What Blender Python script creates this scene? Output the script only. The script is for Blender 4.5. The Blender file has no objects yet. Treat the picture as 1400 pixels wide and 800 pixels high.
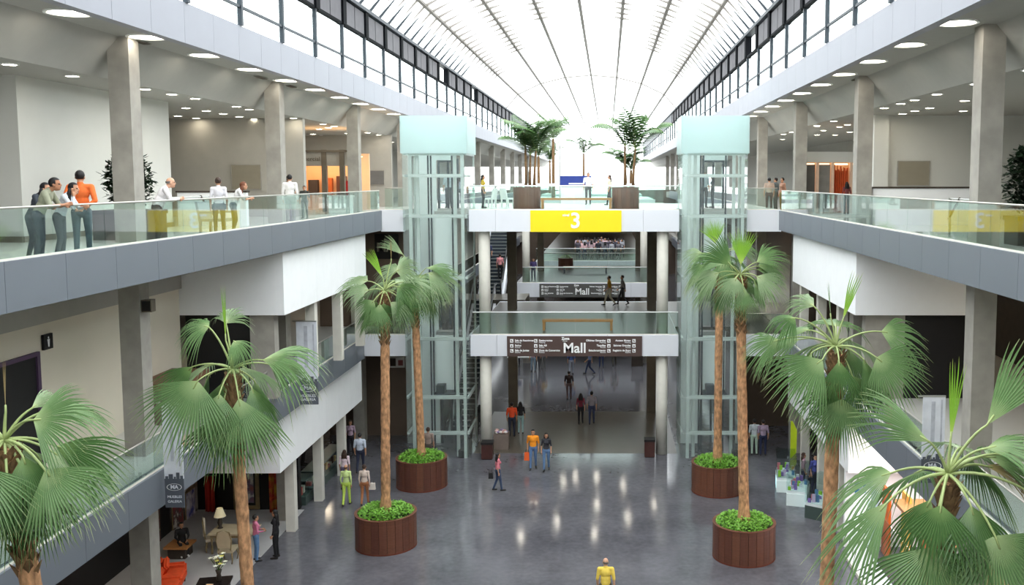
import bpy, bmesh, math, random
import numpy as np
from mathutils import Vector, Matrix
sc = bpy.context.scene
col = sc.collection
random.seed(7)
PI = math.pi

# ------------------------------------------------------------------ camera
FPX = 1300.0                     # focal length in pixels of the 1400 px wide frame
TH = math.atan(115 / 1300)       # slight downward tilt
CT, ST = math.cos(TH), math.sin(TH)
CZ = 13.0                        # eye height above the ground floor (standing on level 3)
cam = bpy.data.cameras.new('camera')
camo = bpy.data.objects.new('camera', cam); col.objects.link(camo)
cam.sensor_width = 36; cam.lens = 36 * FPX / 1400
cam.shift_x = -131 / 1400; cam.shift_y = -39 / 1400
cam.clip_start = 0.1; cam.clip_end = 1500
camo.location = (0, 0, CZ); camo.rotation_euler = (PI / 2 - TH, 0, 0)
sc.camera = camo

# ------------------------------------------------------------------ sky, exposure
w = bpy.data.worlds.new('overcast_sky'); sc.world = w; w.use_nodes = True
wn = w.node_tree.nodes; wn['Background'].inputs[0].default_value = (0.94, 0.985, 1.0, 1)
wn['Background'].inputs[1].default_value = 4.6
vs = sc.view_settings
vs.view_transform = 'Standard'; vs.look = 'None'; vs.exposure = 0.12; vs.gamma = 1.0
vs.use_curve_mapping = False

# ------------------------------------------------------------------ levels and edges (metres)
L3, L2 = 11.62, 5.79
GF = L3 - .22                    # gallery floor behind the upstand of the level 3 fascia
E3 = {-1: -10.2, 1: 7.73}        # edge of the level 3 galleries
E2 = {-1: -11.13, 1: 8.08}       # edge of the level 2 galleries
ER = {-1: -11.0, 1: 7.4}         # edge of the upper fascia below the clerestory
OUT = {-1: -30.0, 1: 27.0}
ZS, ZF, ZW, ZE = 16.6, 17.6, 19.4, 20.5   # soffit, fascia top, window head, eaves
YB = 43.9                        # front of the first bridges
Y0, Y1 = -14.0, 200.0
MOD = 11 / 6                     # panel module

def at(px, py, X=None, Y=None, Z=None):
    """a measured photo point as a point in the place, given one known coordinate"""
    a = (px - 831) / FPX; b = (py - 361) / FPX
    d = (a, CT - b * ST, -ST - b * CT)
    t = X / d[0] if X is not None else Y / d[1] if Y is not None else (Z - CZ) / d[2]
    return Vector((d[0] * t, d[1] * t, CZ + d[2] * t))

# ------------------------------------------------------------------ materials
def lin(c):
    return tuple(((v / 255) / 12.92 if v <= 10 else (((v / 255) + .055) / 1.055) ** 2.4) for v in c)
MATS = {}
def M(name, rgb, rough=.55, metal=0., var=.08, scale=3., bump=0., spec=.4, stretch=None, emit=0., detail=4):
    if name in MATS: return MATS[name]
    m = bpy.data.materials.new(name); MATS[name] = m; m.use_nodes = True
    nt = m.node_tree; n = nt.nodes; b = n['Principled BSDF']; c = lin(rgb)
    b.inputs['Roughness'].default_value = rough; b.inputs['Metallic'].default_value = metal
    b.inputs['Specular IOR Level'].default_value = spec
    tc = n.new('ShaderNodeTexCoord'); mp = n.new('ShaderNodeMapping'); nz = n.new('ShaderNodeTexNoise')
    nt.links.new(tc.outputs['Object'], mp.inputs[0]); nt.links.new(mp.outputs[0], nz.inputs['Vector'])
    if stretch: mp.inputs['Scale'].default_value = stretch
    nz.inputs['Scale'].default_value = scale; nz.inputs['Detail'].default_value = detail
    r = n.new('ShaderNodeValToRGB')
    r.color_ramp.elements[0].position = .3; r.color_ramp.elements[1].position = .7
    r.color_ramp.elements[0].color = (*[v * (1 - var) for v in c], 1)
    r.color_ramp.elements[1].color = (*[min(1, v * (1 + var)) for v in c], 1)
    nt.links.new(nz.outputs['Fac'], r.inputs[0]); nt.links.new(r.outputs[0], b.inputs['Base Color'])
    if bump:
        bp = n.new('ShaderNodeBump'); bp.inputs['Strength'].default_value = bump; bp.inputs['Distance'].default_value = .02
        nt.links.new(nz.outputs['Fac'], bp.inputs['Height']); nt.links.new(bp.outputs[0], b.inputs['Normal'])
    if emit:
        b.inputs['Emission Color'].default_value = (*c, 1); b.inputs['Emission Strength'].default_value = emit
    return m
def EM(name, rgb, strength):
    if name in MATS: return MATS[name]
    m = bpy.data.materials.new(name); MATS[name] = m; m.use_nodes = True
    n = m.node_tree.nodes; n.clear(); e = n.new('ShaderNodeEmission'); o = n.new('ShaderNodeOutputMaterial')
    e.inputs[0].default_value = (*lin(rgb), 1); e.inputs[1].default_value = strength
    m.node_tree.links.new(e.outputs[0], o.inputs[0]); return m
def GL(name, tint, gloss=1.0, rough=.02, haze=0., hazecol=(1, 1, 1)):
    """thin sheet of glass: tinted see-through plus Fresnel reflection, optionally frosted"""
    m = bpy.data.materials.new(name); MATS[name] = m; m.use_nodes = True
    nt = m.node_tree; n = nt.nodes; n.clear(); o = n.new('ShaderNodeOutputMaterial')
    t = n.new('ShaderNodeBsdfTransparent'); t.inputs[0].default_value = (*tint, 1)
    g = n.new('ShaderNodeBsdfGlossy'); g.inputs['Roughness'].default_value = rough
    f = n.new('ShaderNodeFresnel'); f.inputs[0].default_value = 1.45
    mu = n.new('ShaderNodeMath'); mu.operation = 'MULTIPLY'; mu.use_clamp = True; mu.inputs[1].default_value = gloss   # both faces of the sheet reflect
    ge = n.new('ShaderNodeNewGeometry'); bf = n.new('ShaderNodeMath'); bf.operation = 'SUBTRACT'; bf.inputs[0].default_value = 1
    nt.links.new(ge.outputs['Backfacing'], bf.inputs[1])           # reflection only where light enters the sheet
    mb_ = n.new('ShaderNodeMath'); mb_.operation = 'MULTIPLY'
    nt.links.new(f.outputs[0], mb_.inputs[0]); nt.links.new(bf.outputs[0], mb_.inputs[1]); nt.links.new(mb_.outputs[0], mu.inputs[0])
    mx = n.new('ShaderNodeMixShader'); nt.links.new(mu.outputs[0], mx.inputs[0])
    base = t
    if haze:
        d = n.new('ShaderNodeBsdfDiffuse'); d.inputs[0].default_value = (*hazecol, 1)
        tr = n.new('ShaderNodeBsdfTranslucent'); tr.inputs[0].default_value = (*hazecol, 1)
        h0 = n.new('ShaderNodeMixShader'); h0.inputs[0].default_value = .5
        nt.links.new(d.outputs[0], h0.inputs[1]); nt.links.new(tr.outputs[0], h0.inputs[2])
        h = n.new('ShaderNodeMixShader'); h.inputs[0].default_value = haze
        nt.links.new(t.outputs[0], h.inputs[1]); nt.links.new(h0.outputs[0], h.inputs[2]); base = h
    nt.links.new(base.outputs[0], mx.inputs[1]); nt.links.new(g.outputs[0], mx.inputs[2])
    nt.links.new(mx.outputs[0], o.inputs[0]); return m

glass_rail = GL('glass_rail', (.87, .95, .92), 2.4, .03, .018, (.6, .8, .74))
glass_window = GL('glass_window', (.95, .985, .985), .5)
glass_roof = GL('glass_roof', (.86, .87, .87), .3, .2, .12, (.95, .97, .97))
glass_lift = GL('glass_lift', (.97, .99, .985), .9, .03, .06, (.92, .98, .96))
glass_frost = GL('glass_frost', (.66, .76, .75), .4, .25, .8, (.74, .86, .85))
glass_shop = GL('glass_shop', (.88, .94, .93), 1.0, .02)
m_white = M('white_plaster', (248, 248, 250), .7, var=.015)
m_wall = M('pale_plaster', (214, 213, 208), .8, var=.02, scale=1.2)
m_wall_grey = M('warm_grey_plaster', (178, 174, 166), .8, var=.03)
m_cream = M('cream_plaster', (226, 216, 198), .8, var=.02, scale=1)
m_ceil = M('ceiling_board', (168, 166, 160), .85, var=.02)
m_fascia = M('grey_metal_panel', (116, 121, 130), .42, .1, var=.03, scale=.6, spec=.5)
m_fascia_lit = M('grey_metal_panel_lit', (150, 151, 160), .5, .05, var=.02, scale=.6)  # same grey panels, the stronger light higher up put into the colour
m_bridge = M('white_metal_panel', (230, 231, 238), .45, .05, var=.015, scale=.6)
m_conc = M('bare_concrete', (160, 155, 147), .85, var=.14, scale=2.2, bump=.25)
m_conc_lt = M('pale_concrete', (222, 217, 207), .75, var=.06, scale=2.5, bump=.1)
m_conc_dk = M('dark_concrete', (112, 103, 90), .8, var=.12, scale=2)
m_steel_dk = M('dark_steel', (46, 54, 62), .5, .0, var=.05)
m_steel = M('brushed_steel', (190, 192, 190), .3, .8, var=.04)
m_rail = M('rail_metal', (196, 192, 184), .3, .5, var=.03)
m_rib = M('roof_rib_steel', (140, 134, 128), .6, .1, var=.05)
m_cap = M('white_cap', (245, 246, 244), .5, var=.01)
m_blind = M('grey_blind', (112, 110, 114), .9, var=.06)
m_post_dk = M('black_steel', (16, 18, 22), .8, var=.05, spec=.1)
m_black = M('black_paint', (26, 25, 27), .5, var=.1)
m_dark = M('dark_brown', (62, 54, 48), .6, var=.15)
m_tile3 = M('gallery_tile', (206, 205, 200), .25, var=.03, scale=.8)
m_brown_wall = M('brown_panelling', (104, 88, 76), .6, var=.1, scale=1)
m_yellow = M('sign_yellow', (255, 226, 30), .5, var=.01)
m_signbrown = M('sign_brown', (84, 66, 62), .5, var=.03)
m_signgrey = M('sign_grey', (86, 84, 82), .5, var=.03)
m_letter = M('sign_white', (248, 248, 248), .5, var=.0)
m_liftsteel = M('pale_green_steel', (200, 211, 207), .4, .2, var=.04)
m_liftpanel = M('pale_cyan_panel', (238, 247, 245), .5, var=.02)
m_wood = M('bench_wood', (178, 122, 72), .5, var=.15, scale=6, stretch=(1, 8, 8))
e_lamp = EM('lamp_white', (255, 248, 232), 13.0)
e_lamp_s = EM('lamp_small', (255, 244, 220), 40.0)
e_warm = EM('lamp_warm', (255, 206, 150), 5.0)
e_lamp_bridge = EM('lamp_bridge', (255, 246, 228), 60.0)

def floor_material():
    m = bpy.data.materials.new('polished_dark_concrete'); m.use_nodes = True
    nt = m.node_tree; n = nt.nodes; b = n['Principled BSDF']
    tc = n.new('ShaderNodeTexCoord'); nz = n.new('ShaderNodeTexNoise'); nz2 = n.new('ShaderNodeTexNoise')
    nz.inputs['Scale'].default_value = .35; nz.inputs['Detail'].default_value = 8; nz.inputs['Roughness'].default_value = .62
    nz2.inputs['Scale'].default_value = 5; nz2.inputs['Detail'].default_value = 6
    for q in (nz, nz2): nt.links.new(tc.outputs['Object'], q.inputs['Vector'])
    r = n.new('ShaderNodeValToRGB'); e = r.color_ramp.elements
    e[0].position = .32; e[1].position = .68
    e[0].color = (*lin((74, 73, 79)), 1); e[1].color = (*lin((110, 109, 115)), 1)
    mx = n.new('ShaderNodeMix'); mx.data_type = 'FLOAT'; mx.inputs[0].default_value = .3
    nt.links.new(nz.outputs['Fac'], mx.inputs[2]); nt.links.new(nz2.outputs['Fac'], mx.inputs[3])
    nt.links.new(mx.outputs[0], r.inputs[0]); nt.links.new(r.outputs[0], b.inputs['Base Color'])
    rr = n.new('ShaderNodeMapRange'); rr.inputs[3].default_value = .09; rr.inputs[4].default_value = .15
    nt.links.new(nz.outputs['Fac'], rr.inputs[0]); nt.links.new(rr.outputs[0], b.inputs['Roughness'])
    b.inputs['Specular IOR Level'].default_value = .5
    return m
m_floor = floor_material()
m_floor_tan = M('tan_floor', (94, 87, 78), .28, var=.06, scale=1.5)
m_floor_shop = M('grey_shop_floor', (176, 174, 174), .4, var=.04)

# ------------------------------------------------------------------ mesh helpers
class MB:
    def __init__(s): s.v = []; s.f = []; s.uv = None
    def add(s, vs, fs):
        o = len(s.v); s.v += [tuple(p) for p in vs]; s.f += [tuple(i + o for i in f) for f in fs]; return s
    def box(s, x0, x1, y0, y1, z0, z1):
        return s.add([(x0, y0, z0), (x1, y0, z0), (x1, y1, z0), (x0, y1, z0), (x0, y0, z1), (x1, y0, z1), (x1, y1, z1), (x0, y1, z1)],
                     [(3, 2, 1, 0), (4, 5, 6, 7), (0, 1, 5, 4), (1, 2, 6, 5), (2, 3, 7, 6), (3, 0, 4, 7)])
    def cbox(s, c, d):
        return s.box(c[0] - d[0] / 2, c[0] + d[0] / 2, c[1] - d[1] / 2, c[1] + d[1] / 2, c[2] - d[2] / 2, c[2] + d[2] / 2)
    def prism(s, poly, axis, a0, a1):
        """extrude a 2D polygon along an axis: poly in the other two coordinates (ordered)"""
        n = len(poly)
        def P(p, a):
            return (a, p[0], p[1]) if axis == 'x' else (p[0], a, p[1]) if axis == 'y' else (p[0], p[1], a)
        s.add([P(p, a0) for p in poly] + [P(p, a1) for p in poly],
              [tuple(range(n - 1, -1, -1)), tuple(range(n, 2 * n))] + [(i, (i + 1) % n, n + (i + 1) % n, n + i) for i in range(n)])
        return s
    def tube(s, pts, rad, n=8, caps=True):
        pts = [Vector(p) for p in pts]
        if not hasattr(rad, '__len__'): rad = [rad] * len(pts)
        vs = []; fs = []; ref = None
        for i, p in enumerate(pts):
            t = (pts[min(i + 1, len(pts) - 1)] - pts[max(i - 1, 0)]).normalized()
            if ref is None: ref = Vector((0, 0, 1)) if abs(t.z) < .9 else Vector((1, 0, 0))
            a = t.cross(ref).normalized(); b = t.cross(a).normalized()
            for k in range(n):
                q = 2 * PI * k / n; vs.append(p + (a * math.cos(q) + b * math.sin(q)) * rad[i])
        for i in range(len(pts) - 1):
            for k in range(n):
                fs.append((i * n + k, i * n + (k + 1) % n, (i + 1) * n + (k + 1) % n, (i + 1) * n + k))
        if caps: fs.append(tuple(range(n - 1, -1, -1))); fs.append(tuple(range((len(pts) - 1) * n, len(pts) * n)))
        return s.add(vs, fs)
    def lathe(s, prof, c=(0, 0, 0), n=20, caps=True):
        vs = [(c[0] + r * math.cos(2 * PI * k / n), c[1] + r * math.sin(2 * PI * k / n), c[2] + z) for r, z in prof for k in range(n)]
        fs = [(i * n + k, i * n + (k + 1) % n, (i + 1) * n + (k + 1) % n, (i + 1) * n + k) for i in range(len(prof) - 1) for k in range(n)]
        if caps: fs.append(tuple(range(n - 1, -1, -1))); fs.append(tuple(range((len(prof) - 1) * n, len(prof) * n)))
        return s.add(vs, fs)
    def ball(s, c, r, n=10, m=7, rot=None):
        vs = []; fs = []
        for i in range(m + 1):
            a = PI * i / m
            for k in range(n):
                q = 2 * PI * k / n
                v = Vector((r[0] * math.sin(a) * math.cos(q), r[1] * math.sin(a) * math.sin(q), r[2] * math.cos(a)))
                if rot: v = rot @ v
                vs.append(v + Vector(c))
        for i in range(m):
            for k in range(n):
                fs.append((i * n + k, (i + 1) * n + k, (i + 1) * n + (k + 1) % n, i * n + (k + 1) % n))
        return s.add(vs, fs)
    def mesh(s, name, mat=None, smooth=False):
        me = bpy.data.meshes.new(name); me.from_pydata(s.v, [], s.f); me.update()
        if mat: me.materials.append(mat)
        if smooth: me.polygons.foreach_set('use_smooth', [True] * len(me.polygons))
        return me

def link(name, me, parent=None, loc=None, rotz=0):
    o = bpy.data.objects.new(name, me); col.objects.link(o)
    if loc is not None: o.location = loc
    if rotz: o.rotation_euler = (0, 0, rotz)
    if parent is not None: o.parent = parent
    return o
def obj(name, mb, mat, parent=None, world=False, smooth=False, loc=None):
    """link an MB as one mesh object; world=True: its vertices are world coordinates"""
    o = link(name, mb.mesh(name, mat, smooth), parent, loc)
    if world and parent is not None:
        p = parent; off = Vector((0, 0, 0))
        while p is not None: off += p.location; p = p.parent
        o.location = -off
    return o
def tag(o, label=None, cat=None, group=None, kind=None):
    if label: o['label'] = label
    if cat: o['category'] = cat
    if group: o['group'] = group
    if kind: o['kind'] = kind
    return o
def thing(name, label, cat, loc=(0, 0, 0), rotz=0, group=None):
    return tag(link(name, None, None, loc, rotz), label, cat, group)
def struct(name, mb=None, mat=None, loc=None):
    o = link(name, None, None, loc) if mb is None else obj(name, mb, mat)
    o['kind'] = 'structure'; return o
def copy_tree(o, parent=None):
    c = o.copy(); col.objects.link(c); c.parent = parent
    for ch in list(o.children): copy_tree(ch, c)
    return c
def text_mesh(body, size, mat, depth=.012, align='CENTER', bold=0., mirror=False, shear=0):
    cu = bpy.data.curves.new('lettering', 'FONT'); cu.body = body; cu.size = size; cu.extrude = depth
    cu.align_x = align; cu.align_y = 'CENTER'; cu.offset = bold; cu.resolution_u = 3
    t = bpy.data.objects.new('lettering_tmp', cu); col.objects.link(t)
    dg = bpy.context.evaluated_depsgraph_get()
    me = bpy.data.meshes.new_from_object(t.evaluated_get(dg)); bpy.data.objects.remove(t)
    me.materials.clear(); me.materials.append(mat)
    # stand the text up in the XZ plane, facing -Y
    for v in me.vertices:
        x, y, z = v.co; v.co = ((-x if mirror else x), -z, y)
    if mirror: me.flip_normals()
    return me
# ================================================================== the setting
SIDE = {-1: 'left', 1: 'right'}
# ground floor, plus a browner strip under the first bridges
struct('floor', MB().box(OUT[-1], OUT[1], Y0, Y1, -.3, 0), m_floor)
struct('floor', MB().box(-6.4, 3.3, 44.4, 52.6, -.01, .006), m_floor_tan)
# gallery slabs
for s in (-1, 1):
    for Z, E in ((L3, E3), (L2, E2)):
        a, b = sorted((E[s] + s * .3, OUT[s]))
        struct('floor', MB().box(a, b, Y0, Y1, Z - .88, GF if Z == L3 else Z), m_tile3)
# floor the viewer stands on
struct('floor', MB().box(E3[-1] - .3, E3[1] + .3, Y0, 1.0, L3 - .9, L3), m_tile3)
# outer walls
struct('wall_left', MB().box(OUT[-1] - .3, OUT[-1], Y0, Y1, -.3, ZF), m_wall)
struct('wall_right', MB().box(OUT[1], OUT[1] + .3, Y0, Y1, -.3, ZF), m_wall)
struct('wall_back', MB().box(OUT[-1], OUT[1], Y0 - .3, Y0, -.3, 26), m_wall)

# ceilings of the level 3 galleries: outer soffit, slope behind the columns, lower inner ceiling
ZI = 15.65
XI = {-1: -13.15, 1: 9.85}
for s in (-1, 1):
    x0, x1, x2, x3 = ER[s] + s * .25, XI[s] - s * .85, XI[s], OUT[s]
    poly = [(x0, ZS), (x1, ZS), (x2, ZI), (x3, ZI), (x3, ZF), (x0, ZF)]
    struct('ceiling', MB().prism(poly, 'y', Y0, Y1), m_ceil)
# level 2 and ground-floor gallery ceilings hang under the slabs
for s in (-1, 1):
    for Z, E in ((L3, E3), (L2, E2)):
        a, b = sorted((E[s] + s * .3, OUT[s]))
        struct('ceiling', MB().box(a, b, Y0, Y1, Z - .96, Z - .88), m_ceil)

# ---- fascias: rows of metal panels with open joints
def fascia(name, s, X, y0, y1, z0, z1, mat, far=None):
    root = struct(name, loc=(X, y0, z0))
    t = .28 * s
    me = MB().box(min(0, t), max(0, t), .006, MOD - .006, 0, z1 - z0).mesh('panel', mat)
    y = y0
    while y < y1 - .1:
        if y + MOD > y1:
            link('panel', MB().box(min(0, t), max(0, t), .006, y1 - y, 0, z1 - z0).mesh('panel', mat), root, (0, y - y0, 0))
        else: link('panel', me, root, (0, y - y0, 0))
        y += MOD
    if far:
        link('panel', MB().box(min(0, t), max(0, t), 0, far - y1, 0, z1 - z0).mesh('panel', mat), root, (0, y1 - y0, 0))
    return root
ti = 1
for s in (-1, 1):
    fascia('trim_%d' % ti, s, ER[s], 5.0, 5 + MOD * 48, ZS - .05, ZF, m_fascia_lit, Y1); ti += 1
    ye = 42.95
    fascia('trim_%d' % ti, s, E3[s], 5.0, ye, L3 - .88, L3, m_fascia); ti += 1
    fascia('trim_%d' % ti, s, E2[s], 5.0, ye, L2 - .92, L2, m_fascia); ti += 1
    fascia('trim_%d' % ti, s, E3[s], 56.5, 56.5 + MOD * 6, L3 - .88, L3, m_fascia, 120); ti += 1
    fascia('trim_%d' % ti, s, E2[s], 56.5, 56.5 + MOD * 6, L2 - .92, L2, m_fascia, 120); ti += 1
# ---- clerestory windows
NB = 28
for s in (-1, 1):
    X = ER[s]; root = struct('window_1' if s < 0 else 'window_2', loc=(X, 7.0, ZF))
    W = 11 / 3; h = ZW - ZF
    mull = MB().box(-.07, .07, -.07, .07, 0, h).mesh('mullion', m_steel_dk)
    pane_lo = MB().box(-.012, .012, .07, W - .07, .02, .52).mesh('pane', glass_window)
    pane_hi = MB().box(-.012, .012, .07, W - .07, .6, h).mesh('pane', glass_window)
    tran = MB().box(-.04, .04, .07, W - .07, .52, .6).mesh('transom', m_steel_dk)
    post = MB().box(-.16, .16, -.24, .24, h, ZE - ZF).mesh('post', m_post_dk)
    blind = MB().box(.02, .07, .26, W / 2 - .06, h + .08, ZE - ZF - .06).mesh('blind', m_blind)
    blind2 = MB().box(.02, .07, W / 2 + .06, W - .26, h + .08, ZE - ZF - .06).mesh('blind', m_blind)
    head = MB().box(-.1, .1, .24, W - .24, h - .02, h + .08).mesh('head_rail', m_post_dk)
    back = MB().box(-.14, -.06, .24, W - .24, h + .08, ZE - ZF).mesh('back_panel', m_post_dk)
    for k in range(NB):
        y = k * W
        link('mullion', mull, root, (0, y, 0)); link('post', post, root, (0, y, 0))
        for nm, me in (('pane', pane_lo), ('pane', pane_hi), ('transom', tran), ('head_rail', head)):
            link(nm, me, root, (0, y, 0))
        if s < 0 and k in (15, 19): continue          # two open bays without blinds
        if s > 0 and k == 11: continue
        bk = link('back_panel', back, root, (0, y, 0))
        for me in (blind, blind2):
            b = link('blind', me, root, (0, y, 0))
            if s > 0: b.scale.x = -1
        if s > 0: bk.scale.x = -1
    # the far bays cannot be told apart
    far = MB()
    y = NB * W
    while y < Y1 - 7:
        far.box(-.07, .07, y - .07, y + .07, 0, h); far.box(-.04, .04, y, y + W, .52, .6); far.box(-.1, .1, y, y + W, h, ZE - ZF); y += W
    tag(obj('mullion_row', far, m_steel_dk, root), kind='stuff')
    link('pane', MB().box(-.01, .01, NB * W, Y1 - 7, 0, h).mesh('pane', glass_window), root)
    # eaves gutter
    struct('trim_%d' % ti, MB().box(X - .22, X + .22, 5, Y1, ZE, ZE + .16), m_steel_dk); ti += 1

# ---- glazed vault: ribs, brackets, glass between
XC = -1.8
PROF = [(-9.25, 20.62), (-7.85, 22.25), (-5.4, 23.4), (-2.75, 24.05), (0, 24.3), (2.75, 24.05), (5.4, 23.4), (7.85, 22.25), (9.25, 20.62)]
roof = struct('ceiling', loc=(XC, 0, 20.5))
for i in range(8):
    (xa, za), (xb, zb) = PROF[i], PROF[i + 1]
    mb = MB()
    for j in range(3):
        u0, u1 = j / 3, (j + 1) / 3
        def pt(u):
            d = (xb - xa, zb - za); b = .12 * math.sin(PI * u)
            return (xa + d[0] * u - d[1] * b * .4, za + d[1] * u + abs(d[0]) * b * .4 - 20.5)
        (p0, q0), (p1, q1) = pt(u0), pt(u1)
        mb.add([(p0, Y0, q0), (p1, Y0, q1), (p1, Y1, q1), (p0, Y1, q0)], [(0, 1, 2, 3)])
    link('glass_panel', mb.mesh('glass_panel', glass_roof), roof)
for i in range(1, 8):
    x, z = PROF[i]
    rb = link('rib', MB().box(x - .1, x + .1, Y0, Y1, z - 20.5 - .16, z - 20.5 - .02).mesh('rib', m_rib), roof)
    (xa, za), (xb, zb) = PROF[i - 1], PROF[i + 1]
    def spike(mb, y, L):
        for (xe, ze) in ((xa, za), (xb, zb)):
            d = Vector((xe - x, 0, ze - z)).normalized() * L
            c = Vector((x, y, z - 20.5 - .1)); e = c + d + Vector((0, 0, .06))
            mb.add([c + Vector((0, -.045, .07)), c + Vector((0, .045, .07)), c + Vector((0, .045, -.1)), c + Vector((0, -.045, -.1)), e],
                   [(0, 1, 2, 3), (0, 4, 1), (1, 4, 2), (2, 4, 3), (3, 4, 0)])
        return mb
    edge = abs(i - 4)
    me = spike(MB(), 0, (.7, .8, 1.1, 1.6)[edge]).mesh('bracket', m_rib)
    for k in range((10, 14, 20, 24)[edge]): link('bracket', me, roof, (0, 42 + k * MOD, 0))
# eaves brackets, pointing inwards from both gutters
for s in (-1, 1):
    x, z = (ER[s] - XC, .2); d = Vector((-s * 1.0, 0, 1.15)) * 1.25
    me = MB().add([(x, -.05, z + .1), (x, .05, z + .1), (x, .05, z - .1), (x, -.05, z - .1), (x + d.x, 0, z + d.z)], [(0, 1, 2, 3), (0, 4, 1), (1, 4, 2), (2, 4, 3), (3, 4, 0)]).mesh('bracket', m_steel_dk)
    for k in range(24): link('bracket', me, roof, (0, 30 + k * MOD, 0))
# one cross arch far down the vault
ar = MB().tube([(x, 103, z - 20.5 - .15) for x, z in PROF], .07, 6)
link('arch', ar.mesh('arch', m_rib), roof)

# ---- big round downlights set in the outer soffit
def big_lamp(x, y, s):
    who = 'row over the three leaning shoppers' if s < 0 else 'row over the curtain shop side'
    t = thing('round_downlight', 'large round bright ceiling light in the ' + who, 'ceiling light', (x, y, ZS), group='big round lights, ' + who)
    link('rim', BL['rim'], t); link('reflector', BL['cone'], t); link('diffuser', BL['disc'], t)
BL = dict(rim=MB().lathe([(.50, .0), (.50, -.03), (.43, -.03), (.43, 0)], n=24, caps=False).mesh('rim', m_cap),
          cone=MB().lathe([(.43, -.02), (.40, -.005)], n=24, caps=False).mesh('reflector', EM('reflector_glow', (255, 238, 190), 2.5)),
          disc=MB().lathe([(.40, -.012), (.40, -.006)], n=24).mesh('diffuser', e_lamp))
for k in range(14):
    big_lamp(-11.62, 20.9 + 3.5 * k, -1)
    big_lamp(8.0, 22.2 + 3.55 * k, 1)
# ---- small downlights of the inner ceilings
SL = dict(rim=MB().lathe([(.19, 0), (.19, -.03), (.15, -.03), (.15, 0)], n=12, caps=False).mesh('rim', m_cap),
          disc=MB().lathe([(.15, -.02), (.15, -.01)], n=12).mesh('bulb', e_lamp_s))
PL = [(13, 87), (5, 108), (99, 103), (198, 121), (235, 128), (267, 134), (254, 147), (243, 158), (268, 161), (282, 151), (305, 155), (290, 164), (323, 145), (327, 159), (348, 149), (348, 162), (391, 157), (407, 171), (409, 161), (399, 179), (436, 176), (428, 183), (440, 185), (449, 174), (457, 169), (470, 172), (475, 182), (462, 188), (517, 181), (506, 187), (527, 184), (537, 186), (535, 194)]
PR = [(1394, 95), (1323, 114), (1319, 137), (1317, 151), (1271, 147), (1267, 128), (1251, 151), (1234, 155), (1237, 136), (1215, 141), (1198, 147), (1197, 173), (1166, 156), (1162, 180), (1159, 170), (1148, 173), (1142, 184), (1128, 165), (1126, 178), (1117, 172), (1117, 184), (1106, 171), (1099, 178), (1100, 188), (1071, 180), (1058, 183), (1070, 190)]
for s, pl in ((-1, PL), (1, PR)):
    who = 'behind the three leaning shoppers' if s < 0 else 'over the curtain shop'
    for px, py in pl:
        p = at(px, py, Z=ZI)
        if abs(p.x) < abs(XI[s]) + .1: p.x = XI[s] + s * .3
        t = thing('small_downlight', 'small bright spot set in the dim ceiling ' + who, 'ceiling light', (p.x, p.y, ZI), group='small ceiling spots ' + who)
        link('rim', SL['rim'], t); link('bulb', SL['disc'], t)
# air grilles in the sloping part of the ceiling
for px, py, s in ((22, 57, -1), (243, 106, -1), (297, 118, -1), (1253, 108, 1)):
    p = at(px, py, Z=ZS - .02); p.x = (XI[s] - s * 1.0)
    t = thing('air_grille', 'slatted air grille in the gallery ceiling near the %s' % ('round lights over the leaning shoppers' if s < 0 else 'curtain shop'), 'vent', (p.x, p.y, ZS - .02), group='ceiling air grilles ' + SIDE[s])
    obj('frame', MB().box(-.1, .1, -.4, .4, -.02, 0), m_conc, t)
    sl = MB().box(-.085, .085, -.03, .03, -.035, -.02).mesh('slat', m_conc_dk)
    for k in range(6): link('slat', sl, t, (0, -.3 + k * .12, 0))

# ---- gallery columns, ground to soffit
cme = MB().box(-.27, .27, -.27, .27, 0, ZS + .02).mesh('square_column', m_conc)
for s, x, y in ((-1, -12.35, 24.6), (1, 8.98, 22.7)):
    for k in range(12):
        o = link('square_column', cme, None, (x, y + 11 * k, 0))
        tag(o, 'square bare concrete column in the row ' + ('on the orange sofa side' if s < 0 else 'on the curtain shop side'), 'column', 'square concrete columns ' + ('on the sofa side' if s < 0 else 'on the curtain shop side'))
# closer, slimmer posts below the two white bulkheads
pme = MB().box(-.17, .17, -.17, .17, 0, 2.9).mesh('slim_post', m_conc_lt)
for s in (-1, 1):
    for k in range(3):
        for Z, E in ((0, E2), (L2, E3)):
            o = link('slim_post', pme, None, (E[s] + s * (.62 if s < 0 or Z == 0 else .82), 34.4 + 3.35 * k, Z))
            tag(o, 'slim pale concrete post on the %s floor under the white bulkhead %s' % ('middle' if Z else 'ground', 'on the sofa side' if s < 0 else 'on the kiosk side'), 'column', 'slim posts, %s floor, %s' % ('middle' if Z else 'ground', 'sofa side' if s < 0 else 'kiosk side'))

# ---- white bulkheads under levels 3 and 2
for s in (-1, 1):
    for Z, E, y0, y1, zb in ((L3, E3, 30.6, 41.1, 8.62), (L2, E2, 32.4, 43.5, 2.8)):
        x = E[s] + s * .3
        bh = struct('trim_%d' % ti, loc=(x, y0, zb)); ti += 1
        n = 6; W = (y1 - y0) / n
        me = MB().box(min(0, s * .25), max(0, s * .25), .003, W - .003, 0, Z - .9 - zb).mesh('panel', m_white)
        for k in range(n): link('panel', me, bh, (0, k * W, 0))
        obj('end_panel', MB().box(min(s * .25, s * 3.9), max(s * .25, s * 3.9), 0, .25, 0, Z - .9 - zb), m_white, bh)
        obj('underside', MB().box(min(s * .25, s * 3.9), max(s * .25, s * 3.9), .25, y1 - y0, 0, .1), m_conc_dk, bh)
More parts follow.
